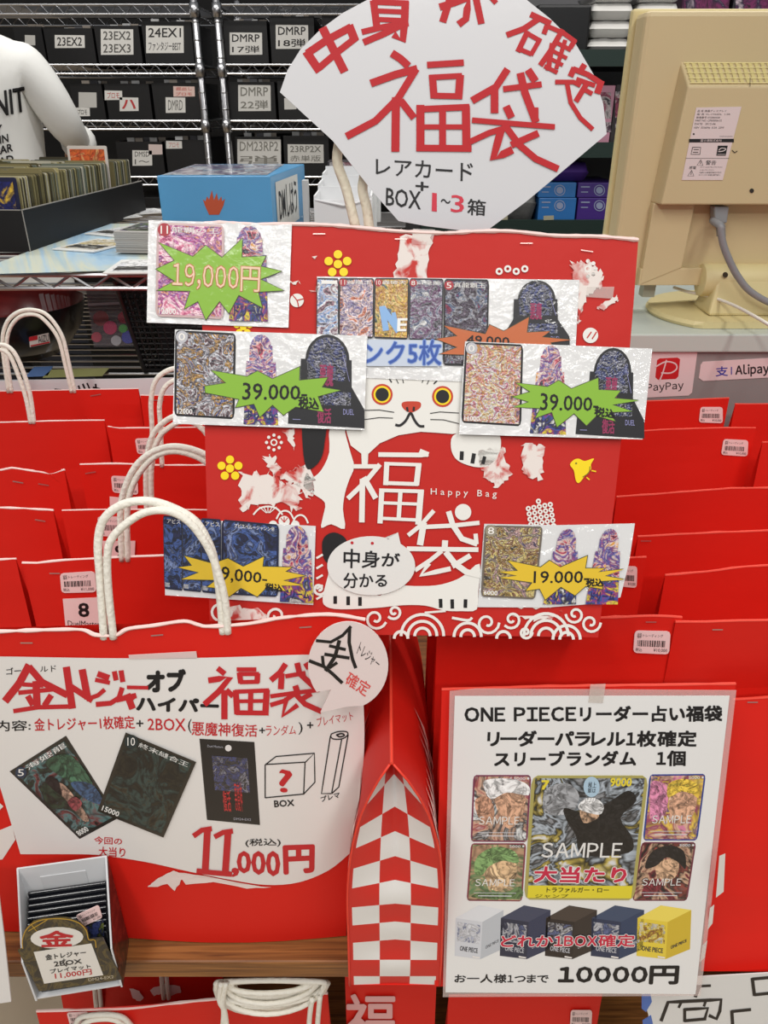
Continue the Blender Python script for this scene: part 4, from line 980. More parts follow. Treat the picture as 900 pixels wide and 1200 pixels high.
# ---- bundle of cord handles under the table edge
cb = MB(); rnd = random.Random(5)
for k in range(15):
    zs_ = VP(.418+.0022*(k % 7)); xa = 255+rnd.uniform(-2, 22); xb = 388-rnd.uniform(0, 30); dp = 1164+k*1.75; pts = []
    for i in range(28):
        a = 2*math.pi*i/28; x = (xa+xb)/2+(xb-xa)/2*math.cos(a)+(8 if math.sin(a) > 0 else 0)*math.sin(a)*-1; y = 1152+((dp-1152)*math.sin(a) if math.sin(a) > 0 else 3*math.sin(a))
        pts.append(zs_(x, y))
    cb.tube(pts, .0024, 8, True)
zs_ = VP(.414)
for st in ([(259, 1152), (257, 1172), (264, 1188), (268, 1230)], [(265, 1152), (261, 1174), (262, 1190), (258, 1230)], [(366, 1170), (363, 1190), (360, 1230)], [(375, 1168), (373, 1190), (370, 1230)]):
    cb.tube([zs_(*q) for q in smooth_px(st, 5)], .0024, 8)
tag(cb.build('paper_cord_bundle', CORD, smooth=True), 'bundle of looped white paper cord handles hanging under the table edge', 'cord')
# ================================================================ DISPLAY BAG WITH THE LUCKY CAT
cz0, cz1, cD0, cD1 = 1.0585, 1.330, .45, .54
cp = PL(cD0, cz0, cD1, cz1)
PAPER = M((226, 224, 220), .55, var=.03, bscale=30); PWHITE = M((232, 228, 220), .65, var=.05, bscale=25)
disp = empty('display_bag', (0, .5, cz0), 'big red paper bag with a white lucky cat print, standing atop other bags', 'bag')
topl = [(234, 262), (262, 261), (300, 263), (345, 262.5), (390, 264), (435, 268), (470, 271), (520, 273), (560, 271), (600, 271), (650, 276), (700, 277), (748, 281)]
botl = [(246, 742), (290, 743), (330, 743), (380, 743.5), (430, 744), (470, 744), (500, 744.5), (540, 745), (570, 745), (600, 745.5), (630, 746), (665, 746.5), (701, 747)]
b = MB(); n = len(topl); NV = 14; vs = []; uv = []
for j in range(NV+1):
    v = j/NV
    for (tx_, ty_), (bx_, by_) in zip(topl, botl):
        x = bx_+(tx_-bx_)*v; y = by_+(ty_-by_)*v
        if x > 600: x += 4*math.sin(math.pi*v)*(x-600)/140
        p = cp(x, y, -.0016-.0014*abs(noise.noise(Vector((x*.012, y*.009, 3))))); vs.append(p); uv.append((x/100, -y/100))
b.add(vs, [(j*n+i, j*n+i+1, (j+1)*n+i+1, (j+1)*n+i) for j in range(NV) for i in range(n-1)], uv)
bk = []
for j in range(NV+1):
    v = j/NV
    for i in (0, n-1):
        f = vs[j*n+i]; yb = cD1+.003+(.018*(1-v)); bk.append(Vector((f.x, yb, f.z+(0 if j else 0))))
b.add(bk, [(2*j+1, 2*j, 2*j+2, 2*j+3) for j in range(NV)])
for sd, ii in ((0, 0), (1, n-1)):
    sg = []
    for j in range(NV+1):
        f = vs[j*n+ii]; k = bk[2*j+sd]; m = (f+k)/2; m.x += (1 if sd == 0 else -1)*.02; sg += [f, m, k]
    b.add(sg, [q for j in range(NV) for q in ((3*j, 3*j+1, 3*j+4, 3*j+3), (3*j+1, 3*j+2, 3*j+5, 3*j+4))])
b.add([vs[0], vs[n-1], bk[1], bk[0]], [(0, 1, 2, 3)])
b.build('bag_body', REDM, disp)
tp = [cp(x, y, -.001) for x, y in smooth_px(topl, 6)]
MB().tube(tp, [.0013*(1+.6*noise.noise(Vector((p.x*160, 0, 2)))) for p in tp], 6).build('top_rim', CUT, disp)
for x, y, a in ((374, 274, 0), (470, 280, 0), (617, 285, 0), (688, 294, -1)): MB().stroke([(x-7, y+a), (x+7, y-a)], 1.3, cp, .0008).build('staple', STAPLE, disp)
TW_ = M((226, 218, 196), .8, bump=.5, bscale=200)
hp = PL(.556, 1.30, .602, 1.50)
b = MB()
for st in ([(402, 150), (395, 187), (406, 222), (417, 268)], [(436, 150), (427, 205), (425, 223), (430, 245), (433, 270)], [(402, 150), (410, 120), (428, 120), (436, 150)]): b.tube([hp(*q) for q in smooth_px(st, 5)], .0034, 10)
b.build('handle', TW_, disp, smooth=True)
# --- print
L1 = .0004; L2 = .0009; L3 = .0014
YEL = M((246, 216, 20), .5)
def c3(pts): return cv(pts, 360, 490, 3.75)
PR = M((232, 230, 224), .55)
cat = [[(395, 440), (556, 440), (556, 505), (530, 508.5), (510, 507), (493, 506), (467, 510), (445, 519.5), (431.5, 532), (431, 544), (424, 544), (424, 532), (411, 522), (407, 509), (404, 498), (395, 490)],
    c3([(100, 40), (97, 150), (62, 228), (20, 262), (-2, 240), (-16, 300), (30, 335), (78, 372), (70, 430), (62, 482), (105, 466), (165, 486), (157, 400), (166, 330), (185, 270), (206, 214), (190, 150), (166, 60), (170, 40)]),
    c3([(640, 78), (632, 130), (650, 175), (690, 201), (750, 216), (800, 207), (838, 165), (852, 112), (830, 66), (700, 60)]),
    c3([(120, 580), (92, 690), (68, 790), (84, 828), (150, 840), (300, 834), (420, 822), (520, 824), (600, 845), (680, 848), (745, 840), (752, 760), (758, 640), (690, 690), (640, 716), (565, 735), (470, 738), (380, 736), (320, 780), (270, 740)])]
rr = lambda pts: smooth_px(pts, 3, True)
lettering(disp, cp, L1, PR, polys=[cat[0]]+[rr(c) for c in cat[1:]], name='cat_print')
lettering(disp, cp, L2, INKBLK, strokes=[(c3(p), w_) for p, w_ in (([(680, 148), (678, 182)], 4.6), ([(733, 157), (726, 197)], 4.6), ([(780, 170), (772, 200)], 4), ([(123, 784), (123, 814)], 4.2), ([(180, 785), (180, 820)], 4.2), ([(232, 788), (232, 823)], 4.2), ([(586, 796), (587, 832)], 4.2), ([(637, 798), (638, 835)], 4.2), ([(696, 798), (695, 832)], 4.2))]
    +[(cv(p, 360, 300, 4.5), w_) for p, w_ in (([(428, 640), (445, 666)], 1.6), ([(464, 640), (481, 672)], 1), ([(500, 640), (508, 670)], 1), ([(606, 668), (616, 641)], 1), ([(632, 676), (648, 642)], 1), ([(668, 674), (702, 640)], 1.6),
       ([(300, 814), (380, 812), (458, 824)], 1), ([(300, 863), (380, 852), (452, 855)], 1), ([(648, 830), (700, 822), (800, 828)], 1), ([(650, 862), (720, 864), (800, 884)], 1))]
    +[(smooth_px(cv([(466, 890), (490, 893), (520, 868), (545, 828), (566, 866), (590, 895), (616, 898)], 360, 300, 4.5), 4), 3)], discs=[cv([(402, 731)], 360, 300, 4.5)[0]+(0.1,)], name='cat_lines')
for pp_ in (rr(c3([(-14, 0), (80, 0), (76, 110), (60, 180), (20, 222), (-6, 214), (-20, 120)])), rr(c3([(66, 545), (84, 514), (120, 502), (160, 520), (170, 548), (120, 580), (100, 632), (82, 632), (68, 600)]))): lettering(disp, cp, L1+.0001, INKBLK, polys=[pp_], name='cat_patch')
ex = [cv([(395, 730)], 360, 300, 4.5)[0], cv([(714, 741)], 360, 300, 4.5)[0]]
lettering(disp, cp, L2, M((196, 60, 36), .5), discs=[e+(12.4,) for e in ex], polys=[rr(cv([(498, 778), (515, 768), (550, 766), (586, 768), (600, 778), (596, 800), (570, 818), (545, 826), (520, 816), (502, 798)], 360, 300, 4.5))], name='eye_ring')
lettering(disp, cp, L3, YEL, discs=[e+(10,) for e in ex], name='eye_iris')
lettering(disp, cp, L3+.0005, INKBLK, discs=[e+(7.8,) for e in ex], strokes=[(cv([(526, 798), (530, 818)], 360, 300, 4.5), 2.4), (cv([(563, 796), (561, 816)], 360, 300, 4.5), 2.4)], name='pupil')
fu = [([(315, 160), (500, 162), (530, 158)], 5.4), ([(496, 146), (530, 160)], 6), ([(250, 150), (252, 205)], 6.5), ([(205, 212), (318, 212)], 5), ([(318, 205), (260, 275), (180, 352)], 5.5), ([(243, 270), (240, 455)], 6.5), ([(250, 262), (300, 350)], 6.5), ([(350, 195), (345, 292)], 6), ([(345, 200), (500, 205)], 4), ([(490, 205), (480, 292)], 6.5), ([(345, 285), (485, 290)], 4.5),
    ([(328, 312), (320, 460)], 6), ([(325, 317), (510, 322)], 4.2), ([(500, 318), (488, 465)], 7), ([(330, 372), (495, 378)], 3.6), ([(322, 440), (490, 448)], 3.8), ([(410, 320), (402, 440)], 5)]
ta = [([(555, 408), (500, 470), (445, 514)], 5), ([(512, 462), (496, 555)], 7.5), ([(520, 478), (640, 472), (755, 460)], 5), ([(622, 412), (640, 470), (680, 530), (745, 552)], 6.5), ([(740, 510), (744, 552)], 5), ([(606, 540), (604, 575)], 7), ([(440, 574), (750, 578)], 5.4), ([(590, 585), (540, 625), (475, 668)], 5), ([(534, 640), (500, 690), (628, 662)], 5.6), ([(715, 605), (640, 650)], 6), ([(610, 590), (650, 640), (700, 676), (760, 690)], 7)]
lettering(disp, cp, L2, PR, strokes=[(c3(p), w_) for p, w_ in fu+ta], discs=[c3([(685, 413)])[0]+(9.6,)], texts=[('H a p p y   B a g', None, dict(q=cv([(543, 308), (834, 318), (832, 356), (543, 344)], 360, 490, 3.75), bold=.01))], name='printed_lettering')
def plum(cx, cy, r, R, rot=0, k=5): return [(cx, cy, r)]+[(cx+R*math.cos(math.radians(rot+i*360/k)), cy+R*math.sin(math.radians(rot+i*360/k)), r) for i in range(k)]
lettering(disp, cp, L1, YEL, discs=plum(396, 309.5, 5, 11.4, -90)+plum(269.5, 549, 4.8, 10.4, -90)+plum(285, 383, 4, 8, -90), polys=[rr(cv([(480, 92), (498, 70), (520, 66), (545, 76), (585, 64), (572, 90), (572, 112), (548, 138), (520, 172), (505, 160), (497, 118)], 540, 520, 3.75))], strokes=[(cv(p, 540, 520, 3.75), 1.4) for p in ([(575, 118), (594, 122)], [(553, 148), (565, 158)])], name='yellow_print')
lettering(disp, cp, L2, M((120, 110, 30), .5), discs=[cv([(507, 86)], 540, 520, 3.75)[0]+(1.1,)], strokes=[(smooth_px(cv([(568, 100), (562, 128), (536, 146)], 540, 520, 3.75), 4), 1)], name='chick_line')
# white flower dots, shells, net circles
dots = plum(321, 518.5, 1.9, 8.6, 0, 8)[1:]+plum(689, 315, 2.4, 9, -90, 8)[1:6]
rings = [(321, 518.5, 3.3, 1.6), (689, 315, 3.2, 1.8)]
for k in range(4): rings += [(585+10*k, 318-(3 if k % 2 else 0), 3, 2.4)]
lat = MB()
nets = []
for i in range(-3, 4):
    for j in range(-3, 4):
        x, y = 634+i*6.4+j*1, 606+j*6.2-i*1.2
        if (x-634)**2+(y-606)**2 < 19.5**2: nets.append((x, y, 2.1, 1.9))
fan_s = []
for cx, cy, sp in ((314, 602, 17), (334, 607, 10), (352, 612, 9)):
    fan_s.append((cx, cy, sp))
sh_ = [(smooth_px([(cx-sp, cy+1), (cx-sp*.6, cy-6), (cx, cy-8.5), (cx+sp*.6, cy-6), (cx+sp, cy+1)], 4), 2) for cx, cy, sp in fan_s]
lettering(disp, cp, L1, PR, rings=nets, name='net_print')
lettering(disp, cp, L1, PR, discs=dots[:8], rings=rings[:1], name='flower_print')
lettering(disp, cp, L1, PR, discs=dots[8:], rings=rings[1:2], name='flower_print')
lettering(disp, cp, L1, PR, rings=rings[2:], name='net_print')
lettering(disp, cp, L1, PR, discs=[(692, 393, 9)], name='ball_print')
lettering(disp, cp, L1, PR, discs=[(348, 352, 8)], name='ball_print')
lettering(disp, cp, L1, PR, discs=[(333, 611, 6.5), (320, 615, 5), (346, 615, 5)], strokes=sh_+[([(314+dx*.2, 601), (314+dx, 594)], 1) for dx in (-10, -5, 0, 5, 10)], name='white_print')
lettering(disp, cp, L2, REDM, strokes=[([(333, 612), (329, 607)], 1), ([(333, 612), (333, 606)], 1), ([(333, 612), (337, 607)], 1), ([(688, 396), (693, 389)], 1.4), ([(694, 397), (699, 389)], 1.4), (smooth_px([(343, 346), (348, 352), (350, 360)], 3), 1.2), (smooth_px([(348, 352), (356, 350)], 3), 1.2)], name='red_print')
wv = [(495, 745, 9), (495, 745, 17), (495, 745, 25), (548, 746, 8), (548, 746, 16), (470, 748, 8), (640, 745, 9), (640, 745, 18), (640, 745, 26), (664, 749, 8), (664, 749, 16), (590, 748, 8), (395, 745, 8)]
st = []
for cx, cy, r in wv: st.append(([(cx+r*math.cos(math.radians(a)), cy+r*math.sin(math.radians(a))) for a in range(180, 361, 12)], 3.4))
def spiral(cx, cy, r, d=1, a0=0): return ([(cx+d*(r*(1-i/26))*math.cos(math.radians(a0+i*22)), cy+(r*(1-i/26))*math.sin(math.radians(a0+i*22))) for i in range(22)], 3)
st += [spiral(440, 725, 13, 1, 20), spiral(462, 717, 9, -1, 40), spiral(571, 730, 14, 1, 0), spiral(600, 726, 11, -1, 40), spiral(692, 730, 12, 1, 0), spiral(616, 741, 8, 1, 0), spiral(674, 720, 11, -1, 0), spiral(258, 716, 14, 1, 0), spiral(324, 722, 12, 1, 90), spiral(374, 690, 8, 1, 0), (smooth_px([(530, 724), (548, 727), (553, 724)], 3), 3), (smooth_px([(498, 718), (522, 716)], 3), 2.4)]
st += [([(378, 650+12*k), (371, 654+12*k)], 2.5) for k in range(5)]
lettering(disp, cp, L1, PR, strokes=st, name='wave_print')
# torn, whitened patches and tape
def torn():
    m = bpy.data.materials.new('torn_paper'); m.use_nodes = True; nt = m.node_tree; L = nt.links.new; b = nt.nodes['Principled BSDF']; b.inputs['Roughness'].default_value = .85
    tc = nt.nodes.new('ShaderNodeTexCoord'); n = nt.nodes.new('ShaderNodeTexNoise'); n.inputs['Scale'].default_value = 90; n.inputs['Detail'].default_value = 7; n.inputs['Distortion'].default_value = .6; L(tc.outputs['Object'], n.inputs['Vector'])
    cr = nt.nodes.new('ShaderNodeValToRGB'); e = cr.color_ramp.elements; e[0].position = .36; e[0].color = rgb((196, 60, 54)); e[1].position = .5; e[1].color = rgb((230, 220, 214)); L(n.outputs['Fac'], cr.inputs[0]); L(cr.outputs[0], b.inputs['Base Color'])
    return m
TORN = torn()
tp_ = [([(341, 308), (360, 298), (373, 303), (373, 340), (366, 344), (352, 330), (341, 333)], 2.2), ([(470, 276), (507, 272), (500, 330), (462, 326)], 1.8), ([(668, 308), (690, 306), (704, 318), (706, 334), (690, 344), (681, 362), (680, 378), (676, 378), (676, 332)], 2.6), ([(700, 360), (722, 346), (724, 353), (704, 363)], 1.4),
    ([(281, 556), (314, 553), (330, 566), (352, 567), (353, 590), (344, 598), (330, 590), (300, 592), (280, 599)], 3.2), ([(306, 535), (320, 534), (330, 552), (344, 553), (348, 545), (366, 546), (368, 576), (360, 584), (345, 565), (322, 556)], 2.6), ([(330, 503), (344, 503), (345, 527)], 1.2), ([(562, 530), (588, 524), (600, 556), (582, 572), (566, 556)], 2.2), ([(612, 520), (640, 522), (634, 562), (614, 556)], 2.2), ([(262, 710), (310, 716), (316, 730), (290, 738), (262, 734)], 3), ([(596, 712), (656, 712), (660, 722), (630, 728), (600, 722)], 2)]
for i, (p, a) in enumerate(tp_): lettering(disp, cp, L1, TORN, polys=[jag(p, a*1.3, 9, i)], name='torn_patch')
TAPE = M((230, 224, 218), .15, coat=1, trans=.72)
for q in ([(484, 268), (510, 269), (506, 287), (482, 286)], [(688, 336), (720, 336), (718, 350), (687, 348)]): sheet('tape', q, cp, TAPE, disp, .0003, .001)

# ================================================================ PRICE SHEETS ON THE DISPLAY BAG
LAM = M((226, 226, 226), .5, coat=.8, bump=.8, bscale=150)
LAM.node_tree.nodes['Principled BSDF'].inputs['Coat IOR'].default_value = 2.1; LAM.node_tree.nodes['Principled BSDF'].inputs['Coat Roughness'].default_value = .07
COLS = [(230, 160, 60), (226, 214, 214), (150, 70, 120), (70, 80, 160), (226, 200, 190), (200, 60, 90), (40, 30, 60)]
A = {'pink': art(1, [(176, 60, 110), (226, 130, 160), (240, 214, 220), (190, 70, 140), (130, 80, 150), (236, 150, 100), (90, 40, 90)], 6, .5, .35, 2, .25),
     'pack': art(2, COLS, 8, .4, .4, 2.4, .2), 'packlow': art(3, [(40, 44, 110), (230, 210, 40), (150, 40, 110), (50, 80, 160), (60, 50, 40), (220, 220, 220)], 7, .4, .5, 2),
     'blue': art(4, [(24, 26, 40), (60, 80, 150), (200, 150, 40), (40, 46, 80), (214, 214, 220), (100, 50, 60), (30, 34, 50)], 8, .6, .7, 2.4, .5),
     'dark': art(5, [(14, 13, 18), (24, 26, 52), (14, 13, 18), (60, 70, 130), (18, 16, 22), (140, 140, 160), (20, 18, 24)], 7, .6, .6, 2.4, .3),
     'box': M((24, 22, 26), .4, coat=.6, bump=.3, bscale=90), 'red': art(6, [(90, 24, 50), (150, 40, 80), (110, 30, 60), (180, 130, 150)], 12, .4, .5),
     'c1': art(7, [(60, 60, 80), (200, 190, 200), (90, 140, 200), (230, 230, 230), (140, 90, 110), (40, 40, 50)], 8, .5, .5, 2.4, .3),
     'c2': art(8, [(120, 60, 60), (230, 200, 190), (90, 80, 140), (236, 220, 220), (220, 120, 70), (60, 50, 90)], 8, .5, .5, 2.4, .3),
     'c3': art(9, [(60, 50, 30), (220, 180, 60), (170, 110, 60), (230, 200, 110), (90, 100, 60), (60, 90, 140)], 8, .5, .5, 2.4, .3),
     'c4': art(10, [(30, 30, 40), (150, 150, 160), (120, 60, 120), (200, 200, 210), (90, 110, 150), (240, 240, 240)], 9, .9, .5, 2.6, .9),
     'c5': art(11, [(30, 28, 36), (120, 110, 130), (50, 40, 60), (190, 190, 200), (60, 100, 140), (150, 60, 90)], 9, .9, .5, 2.6, .9),
     'holo': art(12, [(240, 230, 220), (226, 130, 120), (240, 214, 150), (250, 250, 250), (210, 110, 150), (236, 190, 90), (150, 120, 150)], 10, .9, .2, 3, 1.0),
     'abyss': art(13, [(16, 18, 36), (30, 36, 80), (16, 18, 30), (70, 100, 170), (22, 24, 44), (130, 150, 200), (40, 40, 60)], 6, .5, .5, 2),
     'gold': art(14, [(60, 50, 40), (170, 140, 70), (110, 60, 60), (220, 200, 120), (90, 80, 90), (200, 160, 150), (70, 60, 90)], 8, .5, .6, 2.4, .3)}
for m_ in A.values():
    m_.node_tree.nodes['Principled BSDF'].inputs['Coat IOR'].default_value = 2.0; m_.node_tree.nodes['Principled BSDF'].inputs['Coat Roughness'].default_value = .08
def P4(q, u, v): return tuple((1-v)*((1-u)*q[0][k]+u*q[1][k])+v*((1-u)*q[3][k]+u*q[2][k]) for k in (0, 1))
def sub(q, u0, v0, u1, v1): return [P4(q, u0, v0), P4(q, u1, v0), P4(q, u1, v1), P4(q, u0, v1)]
def picture(parent, surf, q, mat, off, name='printed_card', frame=(24, 22, 26), num=None, cost=None, costc=(170, 50, 60), fr=.035, title=None):
    if surf.bump: o = MB().quad(q, surf, off, 10).build(name, M(frame, .4, coat=.5), parent)
    else: o = sheet(name, rounded(q, .05), surf, M(frame, .4, coat=.5), parent, .0003, off)
    MB().quad(sub(q, fr, fr*.7, 1-fr, 1-fr*.7), surf, off+.0004, 10).build('printed_art', mat, o)
    if cost is not None:
        cx, cy = P4(q, .11, .075); r = abs(q[1][0]-q[0][0])*.085+1
        lettering(o, surf, off+.0008, M(costc, .5), discs=[(cx, cy, r)], name='cost_disc')
        lettering(o, surf, off+.0012, M((240, 236, 230), .5), texts=[(cost, (cx-r*.55, cy-r*.6, cx+r*.55, cy+r*.6), dict(bold=.01))])
    tx = []
    if num: tx.append((num, None, dict(q=sub(q, .05, .91, .3, .97), bold=.02)))
    if title: tx.append((title, None, dict(q=sub(q, .22, .04, .92, .1), bold=.01)))
    if tx: lettering(o, surf, off+.0009, M((236, 234, 230), .5), texts=tx, name='card_lettering')
    return o
def burst(parent, surf, pts, col, off, name='starburst'):
    o = sheet(name, pts, surf, M((70, 74, 50), .5), parent, .0003, off)
    cx = sum(p[0] for p in pts)/len(pts); cy = sum(p[1] for p in pts)/len(pts)
    ins = []
    n = len(pts)
    for i, p in enumerate(pts):
        a = Vector(pts[i-1]); b_ = Vector(p); c = Vector(pts[(i+1) % n]); d1 = (b_-a).normalized(); d2 = (c-b_).normalized()
        n1 = Vector((-d1.y, d1.x)); n2 = Vector((-d2.y, d2.x)); m = (n1+n2)
        if m.length < .35: m = n1
        m.normalize(); k = .8/max(.42, m.dot(n1)); ins.append(tuple(b_+m*min(k, 1.9)))
    MB().poly(ins, surf, off+.0004).build('starburst_fill', M(col, .45, coat=.5, bump=.2, bscale=110), o)
    return o
GREEN, ORANGE, YELLOW = (136, 184, 54), (196, 104, 58), (226, 190, 46)
def tower(parent, surf, q, off, mat='pack'):
    'tall rounded-top packet picture'
    x = lambda u, v: P4(q, u, v)
    ol = [x(.1, .3), x(.1, .12)]+[x(.5-.36*math.cos(math.pi*k/8), .12-.12*math.sin(math.pi*k/8)) for k in range(9)]+[x(.9, .12), x(.9, .3), x(1, .3), x(1, 1), x(0, 1), x(0, .3)]
    o = MB().poly(ol, surf, off).build('printed_packet', A[mat], parent)
    MB().quad(sub(q, 0, .66, 1, 1), surf, off+.0003, 3).build('packet_base_art', A['packlow'], o)
    lettering(o, surf, off+.0006, M((40, 36, 90), .5), texts=[('ドリーム', None, dict(q=sub(q, .12, .84, .88, .95), bold=.05, ))], name='packet_title')
def dbox(parent, surf, q, off):
    'black display box picture: arched lid, tray and side'
    x = lambda u, v: P4(q, u, v)
    ol = [x(.14, .56), x(.14, .27), x(.2, .27)]+[x(.5-.3*math.cos(math.pi*k/12), .27-.27*math.sin(math.pi*k/12)) for k in range(13)]+[x(.83, .27), x(.83, .56), x(1, .8), x(1, 1), x(0, .98), x(0, .78), x(.14, .56)]
    o = MB().poly(ol[:-1], surf, off).build('printed_box', A['box'], parent)
    ar = [x(.24, .5), x(.22, .27)]+[x(.5-.26*math.cos(math.pi*k/10), .27-.24*math.sin(math.pi*k/10)) for k in range(11)]+[x(.74, .5)]
    MB().poly(ar, surf, off+.0003).build('box_art', A['dark'], o)
    MB().quad(sub(q, .2, .62, .82, .76), surf, off+.0003, 3).build('box_art', A['dark'], o)
    lettering(o, surf, off+.0006, M((150, 50, 90), .5), texts=[('悪魔', None, dict(q=sub(q, .4, .32, .58, .56), bold=.05)), ('復活', None, dict(q=sub(q, .38, .8, .56, .96), bold=.05))], name='box_title')
    lettering(o, surf, off+.0006, M((150, 150, 200), .5), texts=[('DUEL', None, dict(q=sub(q, .72, .8, .86, .86), bold=.02))], strokes=[([x(.7, .18), x(.8, .5)], .5), ([x(.06, .93), x(.16, .93)], .7)], name='box_small_print')
def price_sheet(q, lab, surf=cp, off=.0022, outline=None):
    t_ = empty('price_sheet', surf(*P4(q, .5, 1)), lab, 'sign')
    sheet('paper', outline or q, surf, LAM, t_, .0008, off); return t_
# 1  19,000 yen, pink card
q = [(174, 258), (342, 262.5), (338, 384), (172, 378)]; o1 = .0045
s1 = price_sheet(q, 'laminated price sheet with outlined 19,000 yen on green burst, top left')
picture(s1, cp, cv([(72, 32), (308, 40), (306, 372), (66, 362)], 160, 250, 3), A['pink'], o1+.0004, cost='11', frame=(200, 170, 170), num='12000', title='龍覇の王')
tower(s1, cp, cv([(345, 42), (452, 46), (462, 380), (325, 378)], 160, 250, 3), o1+.0004)
burst(s1, cp, cv([(64, 196), (130, 165), (75, 100), (198, 150), (243, 110), (300, 153), (374, 84), (372, 152), (458, 148), (440, 185), (515, 203), (440, 232), (522, 272), (430, 278), (445, 335), (360, 290), (325, 355), (292, 312), (243, 378), (215, 312), (165, 340), (186, 275), (68, 272), (130, 238)], 160, 250, 3), GREEN, o1+.0016)
for bd, col, of in ((.030, (206, 84, 72), .0024), (.0, (236, 206, 176), .0032)): lettering(s1, cp, o1+of, M(col, .5), texts=[('19,000円', None, dict(goth=1, q=cv([(128, 172), (435, 190), (432, 280), (126, 262)], 160, 250, 3), bold=bd))], name='outlined_lettering')
# 2  row of cards, orange burst
q = [(371.5, 324), (679, 328), (674, 442), (371, 442)]; o2 = .0045
s2 = price_sheet(q, 'laminated price sheet with a row of five cards and an orange burst, top middle', outline=[(371.5, 324), (679, 328), (672, 452), (430, 443), (371, 443)])
for k, (qq, m, cc) in enumerate((([(50, 116), (166, 118), (166, 420), (48, 420)], 'c1', ''), ([(168, 116), (354, 117), (350, 434), (166, 420)], 'c2', '11'), ([(356, 116), (538, 117), (532, 440), (350, 432)], 'c3', '10'), ([(540, 117), (720, 120), (712, 446), (534, 442)], 'c4', '8'), ([(722, 120), (960, 124), (950, 580), (716, 576)], 'c5', '5'))):
    picture(s2, cp, cv(qq, 360, 300, 4.5), A[m], o2+.0004, cost=cc or None, title=['ー', '蒼龍王', '轟破天', '白皇龍', '真龍覇王'][k])
lettering(s2, cp, o2+.002, M((140, 180, 226), .5), strokes=[(cv([(395, 268), (415, 390)], 360, 300, 4.5), 7), (cv([(400, 275), (480, 395)], 360, 300, 4.5), 7), (cv([(455, 300), (478, 395)], 360, 300, 4.5), 5)], name='printed_logo')
lettering(s2, cp, o2+.0022, M((240, 240, 236), .5), texts=[('E', None, dict(q=cv([(478, 330), (528, 330), (520, 395), (476, 395)], 360, 300, 4.5), bold=.03))])
o = sheet('rank_strip', cv([(300, 440), (714, 444), (712, 582), (300, 580)], 360, 300, 4.5), cp, M((198, 208, 224), .4, coat=.5), s2, .0003, o2+.0012)
for bd, col, of in ((.05, (130, 160, 220), .0017), (.015, (56, 88, 168), .0021)): lettering(o, cp, o2+of, M(col, .5), texts=[('ンク5枚', None, dict(q=cv([(302, 452), (706, 442), (704, 574), (302, 572)], 360, 300, 4.5), bold=bd))])
dbox(s2, cp, cv([(300, 155), (530, 155), (540, 420), (285, 420)], 500, 280, 3.214), o2+.0004)
burst(s2, cp, cv([(30, 376), (110, 364), (60, 324), (220, 356), (236, 320), (290, 345), (388, 290), (380, 350), (470, 346), (440, 368), (545, 378), (470, 392), (500, 440), (300, 450), (180, 440), (44, 434), (110, 408)], 500, 280, 3.214), ORANGE, o2+.0026)
lettering(s2, cp, o2+.0034, INKBLK, texts=[('49,000-', None, dict(q=cv([(152, 362), (330, 372), (330, 410), (150, 402)], 500, 280, 3.214), bold=.02))])
# 3  39,000 left
q = [(205, 386), (430.5, 393.5), (426.5, 504), (202.5, 496.5)]; o3 = .0092
def hand_price(parent, surf, q, off, txt, qn, qt, cross=True):
    lettering(parent, surf, off, INKBLK, texts=[(txt, None, dict(q=qn, bold=.012)), ('税込', None, dict(q=qt, bold=.05))], name='price_lettering')
def green_sheet(q, cardq, cart, packq, boxq, bq, nq, tq, lab, off, num):
    s_ = price_sheet(q, lab, off=off)
    picture(s_, cp, cardq, A[cart], off+.0004, cost='0', costc=(190, 190, 196), num=num)
    tower(s_, cp, packq, off+.0004); dbox(s_, cp, boxq, off+.0004); burst(s_, cp, bq, GREEN, off+.0016)
    hand_price(s_, cp, q, off+.0024, '39.000-', nq, tq); return s_
green_sheet(q, cv([(136, 410), (350, 422), (344, 724), (132, 712)], 160, 250, 3), 'blue', cv([(390, 424), (486, 428), (498, 745), (376, 742)], 160, 250, 3), cv([(545, 422), (800, 430), (802, 756), (532, 746)], 160, 250, 3),
    cv([(238, 606), (310, 595), (258, 550), (388, 572), (425, 552), (478, 580), (576, 536), (574, 585), (676, 575), (655, 610), (722, 622), (640, 645), (660, 700), (560, 682), (516, 712), (478, 676), (433, 720), (412, 672), (345, 685), (358, 655), (240, 632)], 160, 250, 3),
    cv([(374, 595), (600, 608), (598, 655), (372, 655)], 160, 250, 3), cv([(570, 644), (640, 650), (640, 690), (570, 684)], 160, 250, 3), 'laminated 39.000 price sheet with a blue-black card, left one', o3, '12000')
q = [(545, 400), (764.5, 408.5), (753, 515), (538, 509)]
green_sheet(q, cv([(146, 388), (364, 398), (356, 706), (130, 692)], 500, 280, 3.214), 'holo', cv([(425, 400), (515, 402), (525, 738), (388, 732)], 500, 280, 3.214), cv([(590, 408), (818, 412), (820, 752), (560, 742)], 500, 280, 3.214),
    cv([(318, 595), (385, 575), (330, 540), (455, 555), (498, 530), (545, 562), (648, 520), (650, 566), (735, 570), (712, 598), (800, 606), (705, 625), (780, 650), (690, 655), (715, 690), (640, 668), (602, 706), (555, 660), (490, 712), (470, 655), (405, 678), (425, 640), (322, 634), (380, 614)], 500, 280, 3.214),
    cv([(430, 580), (648, 600), (645, 648), (428, 645)], 500, 280, 3.214), cv([(634, 632), (712, 644), (708, 676), (632, 666)], 500, 280, 3.214), 'laminated 39.000 price sheet with a glittering pale card, right one', .0102, '11000')
